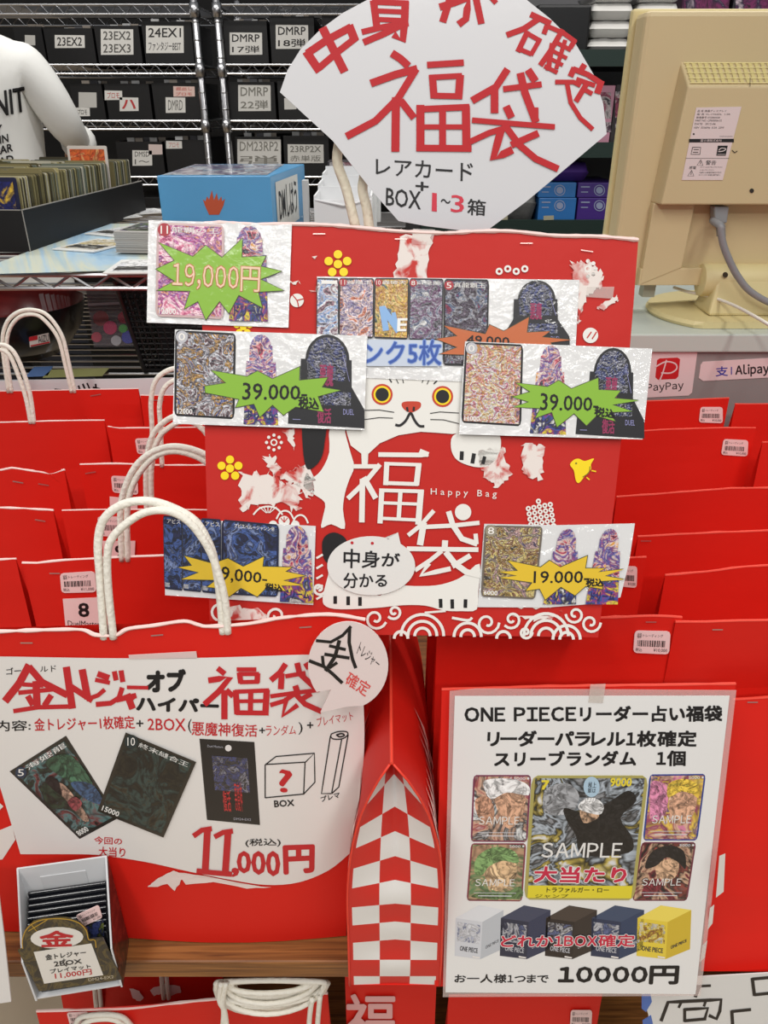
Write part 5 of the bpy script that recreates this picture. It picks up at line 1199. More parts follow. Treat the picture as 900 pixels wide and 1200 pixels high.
# 5  9,000 yellow
q = [(191.5, 607), (370, 616.5), (367, 709), (193.5, 697.5)]; o5 = .0045
s5 = price_sheet(q, 'laminated price sheet with four dark overlapping cards and a yellow burst, lower left')
for k, (qq) in enumerate(([(82, 94), (168, 100), (172, 440), (88, 430)], [(170, 100), (254, 106), (258, 446), (174, 438)], [(256, 106), (348, 112), (348, 456), (260, 446)], [(352, 112), (614, 136), (610, 468), (350, 456)])):
    picture(s5, cp, cv(qq, 170, 580, 3.913), A['abyss'], o5+.0004, frame=(30, 34, 60), num='10000', title='アビスベル＝ジャシン帝' if k == 3 else 'アビス')
tower(s5, cp, cv([(640, 138), (755, 146), (772, 496), (618, 490)], 170, 580, 3.913), o5+.0004)
burst(s5, cp, cv([(145, 332), (210, 322), (175, 276), (310, 312), (380, 288), (450, 326), (548, 278), (542, 326), (680, 330), (650, 350), (742, 370), (640, 392), (728, 412), (630, 418), (650, 445), (560, 425), (515, 470), (440, 430), (385, 470), (330, 430), (278, 424), (320, 392), (160, 388), (240, 356)], 170, 580, 3.913), YELLOW, o5+.0016)
hand_price(s5, cp, q, o5+.0024, '9,000-', cv([(352, 326), (562, 362), (556, 412), (350, 400)], 170, 580, 3.913), cv([(552, 404), (630, 412), (628, 444), (550, 438)], 170, 580, 3.913))
# 6  19,000 yellow, right; its corner lifts
q = [(567.5, 614), (744, 613.5), (728, 702), (560, 711.5)]; o6 = .0045
s6 = price_sheet(q, 'laminated price sheet reading 19.000 on a yellow burst with a gold card, lower right', outline=[(567.5, 614), (655, 615.5), (744, 613.5), (737, 660), (727, 700), (690, 708), (640, 712), (560, 711.5)])
picture(s6, cp, cv([(106, 358), (362, 364), (328, 684), (88, 672)], 540, 520, 3.75), A['gold'], o6+.0004, cost='8', costc=(150, 140, 120), num='6000', frame=(110, 100, 90))
for qq in ([(425, 372), (518, 374), (506, 706), (362, 706)], [(612, 372), (705, 374), (690, 706), (548, 706)]): tower(s6, cp, cv(qq, 540, 520, 3.75), o6+.0004)
burst(s6, cp, cv([(168, 566), (245, 556), (200, 510), (350, 540), (390, 510), (438, 540), (560, 488), (550, 545), (640, 546), (610, 562), (718, 548), (640, 580), (722, 594), (620, 606), (626, 642), (550, 628), (502, 670), (440, 632), (370, 690), (345, 640), (280, 650), (310, 612), (170, 592), (240, 580)], 540, 520, 3.75), YELLOW, o6+.0016)
hand_price(s6, cp, q, o6+.0024, '19.000-', cv([(322, 560), (565, 560), (562, 612), (320, 612)], 540, 520, 3.75), cv([(552, 592), (628, 594), (626, 628), (550, 626)], 540, 520, 3.75))
# speech bubble
bub = [(435+51.5*math.cos(math.radians(a)), 663+34.5*math.sin(math.radians(a))) for a in range(-50, 290, 8)]
ol = [p for p in bub if not (452 < p[0] < 463 and p[1] < 640)]
ol = [(435+51.5*math.cos(math.radians(a)), 663+34.5*math.sin(math.radians(a))) for a in range(-48, 298, 8)]+[(453, 632), (466.5, 624)]
bo = sheet('speech_bubble', ol, cp, PAPER, None, .0008, .0045); tag(bo, 'white oval speech bubble sheet with black handwriting on the cat bag', 'sign')
c3s = lambda l: [(c3(p), w_) for p, w_ in l]
lettering(bo, cp, .0052, INKBLK, texts=[('中身が', None, dict(q=c3([(162, 572), (408, 596), (404, 652), (160, 660)]), bold=.022)), ('分かる', None, dict(q=c3([(160, 680), (350, 686), (350, 742), (160, 748)]), bold=.022))])
lettering(bo, cp, .0052, INKRED, discs=[c3([(197, 548)])[0]+(1.8,), c3([(286, 550)])[0]+(1.8,)], name='red_dot')

# ================================================================ FAN-SHAPED SIGN
fp = PL(.549, 1.325, .575, 1.47)
fo = [(480, 262), (466, 250), (442, 222), (410, 180), (370, 134), (328, 108)]
fo = [(467, 259), (438, 226), (390, 165), (328, 108), (337, 82), (352, 58), (376, 34), (402, 15), (430, 0), (470, -16), (520, -26), (570, -22), (610, -6), (645, 22), (675, 52), (696, 88), (707, 122), (711, 157), (660, 200), (617, 236), (571, 270), (540, 270), (500, 265)]
fan = sheet('fan_sign', fo, fp, M((208, 208, 211), .35, coat=.4, bump=.12, bscale=20), None, .001)
tag(fan, 'large white fan-shaped sign with red marker writing standing in the display bag', 'sign')
r2 = lambda p: cv(p, 250, 0, 3); r3 = lambda p: cv(p, 550, 0, 2.571); r7 = lambda p: cv(p, 540, 0, 2.5)
W1 = 8.5
ST = [(r2(p), w_) for p, w_ in (([(328, 183), (372, 248)], 10), ([(332, 186), (400, 140), (482, 96)], 9), ([(478, 92), (497, 140)], 10), ([(372, 238), (440, 180), (502, 132)], 8), ([(385, 100), (425, 180), (460, 250)], 10),
    ([(600, -20), (592, 8)], 9), ([(563, 4), (575, 96)], 8.5), ([(560, 6), (684, 12)], 7), ([(675, 8), (672, 80), (666, 142), (636, 122)], 9), ([(575, 38), (668, 42)], 6), ([(575, 68), (668, 72)], 6), ([(524, 112), (600, 94), (684, 82)], 7), ([(672, 82), (600, 118), (530, 148)], 8))]
ST += [([(516, 8), (549, -2), (546, 22), (538, 28)], 8.5), ([(530, -10), (519, 25)], 8.5), ([(557, -6), (564, 27)], 8), ([(571, -8), (581, 3)], 6)]
ST += [(r7(p), w_) for p, w_ in (([(206, 42), (262, 68)], 7), ([(228, 55), (185, 84), (136, 102)], 7), ([(196, 92), (168, 150)], 6.5), ([(192, 96), (234, 120)], 5.5), ([(230, 118), (206, 160)], 5.5), ([(168, 142), (206, 158)], 5.5), ([(252, 76), (300, 96), (336, 122)], 5.5), ([(252, 76), (244, 98)], 6), ([(334, 118), (322, 138)], 6), ([(298, 88), (262, 150), (234, 190)], 6.5), ([(268, 128), (256, 205)], 6), ([(272, 120), (322, 146)], 5), ([(264, 146), (310, 170)], 4.6), ([(256, 168), (298, 190)], 4.6), ([(246, 194), (282, 212)], 5), ([(306, 118), (280, 200)], 5),
    ([(362, 190), (348, 212)], 7), ([(330, 202), (372, 218), (412, 244)], 6.5), ([(332, 200), (322, 222)], 7), ([(412, 238), (400, 272)], 7.5), ([(340, 232), (392, 250)], 5.5), ([(372, 240), (338, 296)], 6.5), ([(362, 262), (384, 274)], 5.5), ([(278, 240), (330, 240), (350, 250)], 5.5), ([(312, 248), (322, 300), (350, 345), (386, 378)], 5.5))]
ST += [(r2(p), w_) for p, w_ in (([(630, 188), (658, 206), (684, 230)], 9), ([(556, 292), (640, 262), (714, 242)], 9), ([(712, 244), (650, 345), (570, 425), (470, 478)], 8.5), ([(642, 345), (640, 530)], 9.5), ([(660, 355), (704, 412)], 8.5), ([(754, 228), (878, 220)], 7.5), ([(770, 265), (776, 342)], 8.5), ([(764, 272), (872, 266)], 6.5), ([(868, 266), (862, 345)], 9), ([(776, 336), (862, 338)], 7), ([(728, 372), (728, 528)], 9.5), ([(722, 384), (898, 376)], 7.5), ([(888, 376), (890, 530)], 9.5), ([(716, 520), (905, 522)], 8), ([(735, 446), (888, 446)], 6), ([(806, 384), (806, 518)], 8))]
ST += [(r3(p), w_) for p, w_ in (([(114, 210), (80, 262), (10, 302)], 8.5), ([(76, 262), (76, 338)], 9), ([(104, 268), (216, 254)], 7), ([(154, 222), (168, 280), (200, 365)], 9), ([(202, 325), (202, 365)], 5), ([(178, 212), (198, 242)], 9), ([(112, 322), (126, 352)], 9), ([(10, 362), (130, 372), (256, 382)], 6.5), ([(110, 385), (60, 400), (0, 428)], 7), ([(96, 390), (72, 478), (128, 452)], 9), ([(206, 402), (128, 436)], 8), ([(106, 376), (150, 436), (200, 478), (266, 508)], 8))]
lettering(fan, fp, .0006, M((184, 14, 26), .6), strokes=ST, name='red_marker_lettering')
p5 = lambda q: cv(q, 350, 160, 3.6)
lettering(fan, fp, .0006, INKBLK, texts=[('レアカード', None, dict(q=p5([(326, 92), (735, 112), (733, 190), (326, 160)]), bold=.012)), ('+', None, dict(q=p5([(494, 190), (548, 194), (546, 230), (494, 226)]), bold=.02)), ('BOX', None, dict(q=p5([(370, 216), (516, 232), (514, 308), (368, 290)]), bold=.015)), ('〜', None, dict(q=p5([(600, 262), (640, 268), (640, 284), (600, 280)]), bold=.02)), ('箱', None, dict(q=p5([(714, 262), (790, 270), (786, 334), (712, 330)]), bold=.015))])
lettering(fan, fp, .0006, M((206, 50, 70), .5), texts=[('1', None, dict(q=p5([(564, 238), (582, 240), (582, 316), (562, 314)]), bold=.01)), ('3', None, dict(q=p5([(644, 246), (698, 250), (696, 322), (642, 318)]), bold=.01))], name='red_lettering')
# ================================================================ FRONT LEFT BAG WITH THE GOLD SIGN
def bumpL(px, py):
    v = max(0.0, min(1.0, (py-735)/320.0))
    s = math.sin(math.pi*min(1, v*.62))**1.0
    g = math.exp(-((px-270)/170.0)**2)
    e = max(0, (px-395)/40.0)
    return -.030*s*g + .012*e*e*v
lf = PL(.428, TOPZ, .440, 1.085, bump=bumpL)
lt = [(-40, 741), (0, 740), (60, 738), (96, 738), (112, 744), (135, 744.5), (150, 737), (180, 733), (215, 728), (232, 732), (245, 734), (290, 731), (330, 724), (385, 720), (428, 726)]
lbm = [(-52, 1092), (-20, 1093), (40, 1095), (80, 1096), (110, 1096), (135, 1096), (150, 1096), (180, 1095), (215, 1093), (232, 1092), (245, 1091), (290, 1088), (330, 1085), (370, 1081), (405, 1077)]
lbag = empty('paper_bag', (-.2, .46, TOPZ+.001), 'big red paper bag at the front left carrying the handwritten gold treasure sign', 'bag')
b = MB(); n = len(lt); NV = 18; vs = []; uv = []
for j in range(NV+1):
    v = j/NV
    for (a0, a1), (c0, c1) in zip(lt, lbm):
        x = c0+(a0-c0)*v; y = c1+(a1-c1)*v
        p = lf(x, y, -.0015-.001*abs(noise.noise(Vector((x*.015, y*.02, 9))))); 
        if j == 0: p.z = TOPZ+.0012
        vs.append(p); uv.append((x/100, -y/100))
b.add(vs, [(j*n+i, j*n+i+1, (j+1)*n+i+1, (j+1)*n+i) for j in range(NV) for i in range(n-1)], uv)
bk = []
for j in range(NV+1):
    v = j/NV
    for i in (0, n-1):
        f = vs[j*n+i]; bk.append(Vector((f.x, max(f.y+.003, .4445)+.05*(1-v), f.z)))
b.add(bk, [(2*j+1, 2*j, 2*j+2, 2*j+3) for j in range(NV)])
for sd, ii in ((0, 0), (1, n-1)):
    sg = []
    for j in range(NV+1):
        f = vs[j*n+ii]; k = bk[2*j+sd]; m = (f+k)/2; m.x += (1 if sd == 0 else -1)*.012; sg += [f, m, k]
    b.add(sg, [q for j in range(NV) for q in ((3*j, 3*j+1, 3*j+4, 3*j+3), (3*j+1, 3*j+2, 3*j+5, 3*j+4))])
b.build('bag_body', RED, lbag, smooth=True)
tp = [lf(x, y, -.001) for x, y in smooth_px(lt, 6)]
MB().tube(tp, [.0013*(1+.7*noise.noise(Vector((p.x*90, 0, 7)))) for p in tp], 6).build('top_rim', CUT, lbag)
for x, y, a in ((31, 753.5, 0), (184, 744.5, .6), (358, 735, .5)): MB().stroke([(x-7, y+a), (x+7, y-a)], 1.5, lf, .0008).build('staple', STAPLE, lbag)
G1 = [(122, 748), (117, 674), (115, 635), (122, 608), (144, 591), (172, 587), (200, 594), (228, 610), (244, 635), (252, 660), (258, 700), (261, 742)]
G2 = [(133, 748), (127, 690), (126, 650), (132, 630), (150, 612), (172, 600), (198, 599), (222, 612), (243, 640), (256, 672), (264, 705), (267, 742)]
hs = PL(.4425, 1.08, .455, 1.2)
handle('handle', lbag, hs, [G1], .0029); handle('handle', lbag, PL(.4405, 1.08, .451, 1.2), [G2], .0027)
# white crane print at the bag's lower edge
lettering(lbag, lf, .0002, M((232, 214, 208), .6), polys=[jag([(178, 1036), (190, 1026), (204, 1021), (230, 1026), (222, 1030), (212, 1032), (204, 1044), (196, 1036), (186, 1039), (172, 1040)], 1.0, 3, 4), jag([(204, 1022), (240, 1026), (300, 1038), (318, 1040), (290, 1041), (250, 1034), (218, 1036)], .8, 3, 6)], name='white_print')
lettering(lbag, lf, .0002, M((232, 226, 220), .6), polys=[[(-3, 974), (14, 967), (18, 984), (3, 1007), (-3, 1008)]], name='chequer_print')
lettering(lbag, lf, .0002, M((232, 226, 220), .6), polys=[[(-6, 936), (4, 945), (-4, 953)]], name='chequer_print')
# ---- the handwritten sheet
gtop = [(-46, 771), (0, 770), (60, 771), (130, 772), (200, 772), (260, 771), (320, 769), (365, 768), (400, 772), (418, 782), (424, 800)]
gbot = [(24, 1001), (45, 1001), (75, 1001), (115, 1002), (170, 1010), (220, 1021), (270, 1031), (312, 1037), (350, 1034), (385, 1020), (410, 1000)]
gold = empty('handwritten_sign', lf(200, 1020), 'white laminated sign handwritten in red and black, priced 11,000 yen, front left', 'sign')
b = MB(); n = len(gtop); NV = 24; vs = []; uv = []
T2 = smooth_px(gtop, 4); B2 = smooth_px(gbot, 4); n = len(T2)
for j in range(NV+1):
    v = j/NV
    for (a0, a1), (c0, c1) in zip(T2, B2):
        x = a0+(c0-a0)*v; y = a1+(c1-a1)*v
        if x > 380: x += 9*math.sin(math.pi*v)*(x-380)/40
        vs.append(lf(x, y, .0012)); uv.append((x/100, -y/100))
f = [(j*n+i, (j+1)*n+i, (j+1)*n+i+1, j*n+i+1) for j in range(NV) for i in range(n-1)]
b.add(vs, f, uv); b.add([v+Vector((0, .0007, 0)) for v in vs], [tuple(reversed(q)) for q in f])
b.build('paper', M((230, 226, 222), .5, coat=.35, bump=.08, bscale=25), gold, smooth=True)
q6 = lambda q: cv(q, 0, 740, 3.75); q7 = lambda q: cv(q, 220, 720, 3.6375); qa = lambda q: cv(q, 0, 760, 4.09); qb = lambda q: cv(q, 200, 760, 3.75)
LO = .0019
RMK = M((196, 32, 40), .5)
sR = [(qa(p), w_) for p, w_ in (([(138, 82), (90, 170), (26, 250)], 9), ([(140, 90), (200, 160), (320, 222)], 8), ([(110, 172), (205, 178)], 5), ([(90, 212), (252, 196)], 5.2), ([(172, 160), (178, 285)], 8.5), ([(134, 230), (156, 268)], 7), ([(244, 226), (214, 272)], 7), ([(66, 300), (180, 282), (330, 278)], 5.2),
    ([(318, 92), (346, 284)], 8.5), ([(336, 180), (440, 248)], 7), ([(394, 104), (420, 238)], 8.5), ([(416, 244), (470, 224), (500, 198)], 5.2), ([(470, 122), (520, 140)], 7), ([(458, 150), (524, 164)], 5), ([(548, 112), (556, 150)], 6), ([(580, 108), (588, 158)], 6), ([(462, 268), (530, 262), (570, 236), (585, 190)], 6), ([(560, 246), (650, 226)], 6.5), ([(610, 222), (634, 286)], 8), ([(648, 226), (612, 258)], 5), ([(610, 186), (708, 188)], 4.4))]
sR += [(qb(p), w_) for p, w_ in (([(208, 88), (236, 110)], 6.4), ([(168, 140), (262, 126), (210, 190), (150, 244)], 7), ([(236, 186), (236, 308)], 7.4), ([(246, 184), (272, 208)], 6.4), ([(292, 92), (374, 92)], 5), ([(302, 108), (308, 150)], 6.4), ([(300, 112), (386, 112)], 5), ([(382, 112), (380, 148)], 6.4), ([(306, 148), (386, 146)], 5), ([(286, 186), (292, 286)], 7), ([(284, 190), (430, 184)], 5), ([(422, 184), (416, 290)], 7.4), ([(288, 282), (428, 284)], 5.6), ([(294, 232), (420, 230)], 4.4), ([(352, 190), (350, 282)], 6),
    ([(504, 70), (480, 106), (442, 138)], 6.8), ([(488, 112), (484, 176)], 7), ([(506, 122), (590, 108)], 5.2), ([(556, 66), (566, 110), (634, 172), (652, 172)], 6.8), ([(594, 66), (606, 86)], 6.4), ([(548, 166), (556, 190)], 7), ([(440, 210), (540, 196), (652, 182)], 5), ([(550, 196), (500, 230), (440, 248)], 5.4), ([(510, 220), (492, 296), (556, 250)], 6), ([(616, 200), (566, 228)], 6), ([(554, 206), (590, 244), (660, 276)], 6.4))]
lettering(gold, lf, LO, RMK, strokes=sR+[(q7(p), w_) for p, w_ in (([(26, 944), (60, 920), (100, 914)], 6), ([(84, 916), (74, 1098)], 8), ([(40, 1094), (112, 1102)], 6), ([(116, 948), (150, 930), (190, 924)], 6), ([(172, 926), (160, 1104)], 8), ([(116, 1102), (186, 1108)], 6))], texts=[('金トレジャー1枚確定', None, dict(q=qa([(164, 336), (640, 322), (648, 384), (166, 396)]), bold=.02)), ('2BOX', None, dict(q=qa([(708, 336), (888, 336), (890, 396), (708, 390)]), bold=.01)),
    ('悪魔神復活', None, dict(q=qb([(94, 320), (380, 336), (380, 388), (92, 382)]), bold=.015)), ('ランダム', None, dict(q=qb([(418, 334), (552, 338), (550, 378), (416, 386)]), bold=.01)), ('プレイマット', None, dict(q=qb([(640, 304), (798, 276), (804, 314), (644, 346)]), bold=.01)),
    ('今回の', None, dict(q=q6([(415, 900), (536, 908), (536, 938), (414, 934)]), bold=.02)), ('大当り', None, dict(q=q6([(434, 946), (550, 950), (550, 992), (434, 988)]), bold=.02)),
    (',', None, dict(q=q7([(190, 1084), (216, 1084), (214, 1118), (190, 1116)]), bold=.03)), ('000', None, dict(q=q7([(212, 1012), (390, 1012), (392, 1116), (212, 1098)]), bold=.03)), ('円', None, dict(q=q7([(410, 990), (536, 986), (534, 1096), (414, 1104)]), bold=.045)), ('?', None, dict(q=q7([(390, 662), (444, 664), (442, 760), (392, 756)]), bold=.02))], name='red_lettering')
BX = [([(330, 640), (330, 782)], 1.4), ([(330, 640), (500, 630)], 1.4), ([(500, 630), (494, 768)], 1.4), ([(330, 782), (494, 766)], 1.4), ([(332, 640), (376, 606), (540, 592)], 1.4), ([(502, 630), (540, 592), (542, 716), (494, 766)], 1.4),
    ([(608, 520), (570, 764), (612, 764)], 1.4), ([(656, 534), (614, 760)], 1.4), ([(684, 512), (644, 736), (614, 764)], 1.4), (smooth_px([(612, 510), (640, 500), (676, 500), (682, 514), (660, 530), (624, 532), (610, 522), (612, 510)], 3), 1.4), (smooth_px([(634, 514), (656, 508), (668, 516), (648, 522), (634, 514)], 3), 1.8)]
lettering(gold, lf, LO, INKBLK, strokes=[(q7(p), w_) for p, w_ in BX], texts=[('ゴー', None, dict(q=qa([(30, 94), (100, 88), (100, 122), (30, 126)]), bold=.015)), ('ルド', None, dict(q=qa([(192, 86), (268, 80), (270, 112), (192, 112)]), bold=.015)), ('オブ', None, dict(q=qa([(706, 104), (886, 104), (880, 200), (706, 206)]), bold=.07)), ('ハイパー', None, dict(q=cv([(656, 230), (1046, 248), (1044, 304), (656, 296)], 0, 760, 4.09), bold=.06)),
    ('内容:', None, dict(q=qa([(-20, 346), (146, 344), (146, 392), (-20, 398)]), bold=.015)), ('+', None, dict(q=qa([(654, 344), (686, 344), (686, 374), (654, 374)]), bold=.02)), ('(', None, dict(q=qb([(76, 310), (92, 310), (92, 372), (76, 372)]))), ('+', None, dict(q=qb([(390, 348), (414, 348), (414, 372), (390, 372)]), bold=.02)), (')', None, dict(q=qb([(562, 324), (580, 324), (580, 378), (562, 378)]))), ('+', None, dict(q=qb([(600, 324), (626, 324), (626, 350), (600, 350)]), bold=.02)),
    ('BOX', None, dict(q=q7([(368, 794), (452, 790), (454, 816), (370, 822)]), bold=.03)), ('プレマ', None, dict(q=q7([(566, 778), (646, 756), (648, 780), (570, 800)]), bold=.03)), ('(税込)', None, dict(q=q7([(246, 958), (396, 954), (396, 990), (246, 992)]), bold=.02))])
AR = {'a': art(21, [(24, 24, 20), (50, 70, 50), (40, 34, 30), (90, 130, 130), (120, 60, 60), (30, 34, 30)], 4.5, .4, .6, 2), 'b': art(22, [(18, 18, 16), (38, 34, 24), (20, 24, 24), (50, 70, 66), (56, 48, 34), (20, 18, 16)], 4.5, .4, .6, 2.5)}
picture(gold, lf, q6([(42, 615), (290, 458), (520, 820), (350, 912)]), AR['a'], LO, num='8000', cost='5', costc=(50, 60, 80), title='海姫龍', frame=(34, 32, 28), fr=.05)
gq = q6([(42, 615), (290, 458), (520, 820), (350, 912)])
gc = gold.children[-1]
for k, (col, pts) in enumerate((((70, 110, 84), [(.5, .12), (.9, .2), (.92, .6), (.62, .42)]), ((70, 100, 140), [(.62, .44), (.92, .56), (.9, .8), (.66, .66)]), ((186, 150, 130), [(.34, .36), (.5, .4), (.52, .6), (.46, .86), (.34, .84), (.36, .6)]), ((44, 36, 34), [(.3, .3), (.4, .26), (.48, .34), (.42, .44), (.34, .5)]), ((170, 80, 86), [(.35, .6), (.52, .58), (.56, .68), (.36, .72)]))):
    MB().poly(smooth_px([P4(gq, *p) for p in pts], 4, True), lf, LO+.0012+.0001*k).build('colour_patch', art(230+k, [[v*.4 for v in col], [v*.8 for v in col], col, [v*.6 for v in col], [min(255, v*1.2) for v in col]], 5, .4, .6, 2), gc)
picture(gold, lf, q6([(552, 444), (862, 574), (718, 906), (428, 790)]), AR['b'], LO+.0028, num='15000', cost='10', costc=(40, 50, 50), title='終末縫合王', frame=(34, 30, 24), fr=.05)
pq = q7([(50, 530), (284, 544), (308, 898), (82, 876)])
o = MB().quad(pq, lf, LO, 6).build('printed_packet', M((20, 19, 22), .4, coat=.4), gold)
MB().quad(sub(pq, .2, .2, .85, .62), lf, LO+.0003, 4).build('packet_art', A['dark'], o)
lettering(o, lf, LO+.0008, M((226, 222, 220), .5), discs=[q7([(173, 570)])[0]+(3.8,)], name='hang_hole')
lettering(o, lf, LO+.0008, M((196, 60, 60), .5), texts=[('悪魔神', None, dict(q=q7([(196, 716), (228, 716), (236, 842), (204, 838)]), bold=.03)), ('復活', None, dict(q=q7([(148, 752), (180, 752), (186, 842), (154, 838)]), bold=.03))], name='packet_title')
lettering(o, lf, LO+.0008, M((170, 170, 180), .5), texts=[('DM24-EX2', None, dict(q=q7([(196, 866), (270, 870), (270, 880), (196, 876)]))), ('Duel Masters', None, dict(q=q7([(84, 556), (150, 560), (150, 570), (84, 566)])))], name='packet_small_print')
sheet('tape', q6([(565, 104), (862, 88), (866, 116), (568, 122)]), lf, M((240, 220, 216), .2, coat=.8, trans=.35), gold, .0004, .0026)
# ---- round bubble on the sign's corner
rbs = PL(.415, 1.0, .4145, 1.1)
ol = [(408+47*math.cos(math.radians(a)), 779.5+51*math.sin(math.radians(a))) for a in range(-235, 84, 8)]+[(404, 829), (378, 834), (391, 808)]
ol = [(408+47*math.cos(math.radians(a)), 779.5+51*math.sin(math.radians(a))) for a in range(-218, 75, 7)]+[(407, 828), (375.5, 835), (388, 808)]
rb = sheet('speech_bubble', ol, rbs, M((238, 222, 220), .5, coat=.35), None, .0007); tag(rb, 'round pinkish speech bubble sheet with one big black character', 'sign')
lettering(rb, rbs, .0006, INKBLK, strokes=[(q7(p), w_) for p, w_ in (([(695, 52), (660, 90), (610, 118), (548, 112)], 3.6), ([(690, 56), (688, 120), (702, 190), (716, 228)], 4), ([(604, 134), (672, 150)], 3.6), ([(584, 170), (688, 186)], 3.8), ([(646, 112), (628, 180), (588, 240)], 4.4), ([(574, 178), (578, 216)], 3.6), ([(636, 206), (604, 228)], 3.6), ([(518, 198), (580, 222), (620, 256), (658, 292)], 4))], texts=[('トレジャー', None, dict(q=q7([(738, 116), (826, 200), (806, 232), (718, 170)]), bold=.0))])
lettering(rb, rbs, .0006, M((226, 80, 76), .5), texts=[('確定', None, dict(q=q7([(690, 240), (786, 300), (756, 352), (668, 296)]), bold=.01))], name='red_lettering')

# ================================================================ SMALL DISPLAY BOX OF CARD PACKS
bx_c = Vector((-.2515, .373, TOPZ+.001)); yw = math.radians(9.5)
bt = empty('pack_display_box', bx_c, 'small open display box with white inside and gold-black front on the table', 'box')
RM = Matrix.Translation(bx_c) @ Matrix.Rotation(yw, 4, 'Z')
HW, DP, HB, HF = .0345, .040, .112, .052
wh = M((214, 216, 218), .6); gb = art(95, [(40, 36, 20), (26, 24, 20), (90, 76, 30), (30, 28, 22), (24, 22, 20)], 7, .4, .4, 2)
b = MB(); th_ = .0014
b.box(-HW, HW, DP-th_, DP, 0, HB, 0, RM)                       # back
b.box(-HW+th_, HW-th_, th_, DP-th_, 0, th_, 0, RM)
def wedge(x0, x1):
    p = [(0, 0), (DP-th_, 0), (DP-th_, HB), (0, HF)]
    a = [RM @ Vector((x0, y, z)) for y, z in p]; c = [RM @ Vector((x1, y, z)) for y, z in p]; b.hexa(a, c)
wedge(-HW, -HW+th_); wedge(HW-th_, HW)
b.build('tray', wh, bt)
MB().box(-.019, .016, DP-th_-.0006, DP-th_-.0001, .05, .10, 0, RM).build('glued_flap', M((204, 206, 208), .6), bt)
# outside skin of the side, printed
b = MB(); p = [(0, 0), (DP, 0), (DP, HB-.001), (0, HF)]; a = [RM @ Vector((HW+.0004, y, z)) for y, z in p]; b.add(a, [(0, 1, 2, 3)], [(q[0]*10, q[1]*10) for q in p]); b.build('printed_side', art(96, [(60, 30, 26), (40, 24, 22), (110, 50, 40), (30, 22, 22)], 5, .4, .5, 2), bt)
# front panel with arched crest
class BoxFront(Plane): pass
nrm = (RM.to_3x3() @ Vector((0, -1, 0))).normalized()
ff = Plane(RM @ Vector((0, -.0008, 0)), nrm); 
fpnl = sheet('front_panel', cv([(75, 482), (95, 476), (92, 440), (105, 395), (140, 362), (200, 345), (280, 346), (335, 362), (368, 395), (378, 435), (434, 430), (516, 604), (165, 655)], 0, 980, 3.6), ff, gb, bt, .0012)
lettering(fpnl, ff, .0005, M((196, 160, 60), .4, metal=.4), strokes=[(smooth_px(cv([(96, 474), (94, 440), (108, 398), (142, 366), (202, 349), (280, 350), (333, 366), (364, 398), (374, 436), (400, 438), (405, 470)], 0, 980, 3.6), 3), 1.2), (cv([(120, 400), (200, 352)], 0, 980, 3.6), 1), (cv([(130, 370), (170, 420)], 0, 980, 3.6), .8)], name='gold_line')
lettering(fpnl, ff, .0007, PWHITE, discs=[cv([(240, 428)], 0, 980, 3.6)[0]+(31, dict(ry=12.5, rot=-.04))], polys=[cv([(142, 488), (385, 452), (436, 586), (186, 622)], 0, 980, 3.6)], name='white_sticker')
c8 = lambda q: cv(q, 0, 980, 3.6)
lettering(fpnl, ff, .0013, INKRED, texts=[('金', None, dict(q=c8([(166, 404), (310, 398), (306, 462), (172, 466)]), bold=.05)), ('11,000円', None, dict(q=c8([(230, 578), (384, 560), (388, 584), (234, 604)]), bold=.02))], name='red_lettering')
lettering(fpnl, ff, .0013, INKBLK, texts=[('金トレジャー', None, dict(q=c8([(190, 500), (360, 480), (364, 500), (194, 524)]), bold=.03)), ('+', None, dict(q=c8([(262, 518), (276, 516), (278, 528), (264, 530)]), bold=.02)), ('2BOX', None, dict(q=c8([(226, 530), (342, 518), (346, 536), (230, 550)]), bold=.03)), ('+', None, dict(q=c8([(272, 540), (284, 538), (286, 550), (274, 552)]), bold=.02)), ('プレイマット', None, dict(q=c8([(210, 562), (380, 540), (384, 556), (214, 580)]), bold=.03))])
lettering(fpnl, ff, .0006, M((200, 190, 170), .5), texts=[('DM24-EX2', None, dict(q=c8([(372, 600), (478, 586), (480, 598), (374, 612)]), bold=.02))], name='series_lettering')
# packs standing inside
fo_ = M((22, 24, 30), .25, coat=.6)
for k in range(9):
    zt = .060+.0032*k; y0 = .005+.0031*k
    m4 = RM @ Matrix.Translation((0, y0, th_+.0004)) @ Matrix.Rotation(-.05, 4, 'X')
    o = MB().box(-.0305, .0305, 0, .0022, 0, zt, 0, m4).build('card_pack', fo_, bevel=.0006)
    tag(o, 'foil card pack nearest the front of the small display box, price label on it' if k == 0 else 'dark foil card pack standing in the small display box behind the labelled one', 'card pack', None if k == 0 else 'packs in the small display box')
    if k == 0:
        s0 = Plane(m4 @ Vector((0, -.0004, 0)), (m4.to_3x3() @ Vector((0, -1, 0))))
        price_label(s0, c8([(318, 336), (416, 290), (432, 344), (352, 380)]), o, '¥11,000', .0004)
        MB().poly(c8([(356, 384), (436, 350), (440, 420), (384, 436)]), s0, .0003).build('printed_front', art(97, [(30, 40, 90), (60, 70, 120), (24, 26, 40), (120, 130, 60)], 6, .5), o)

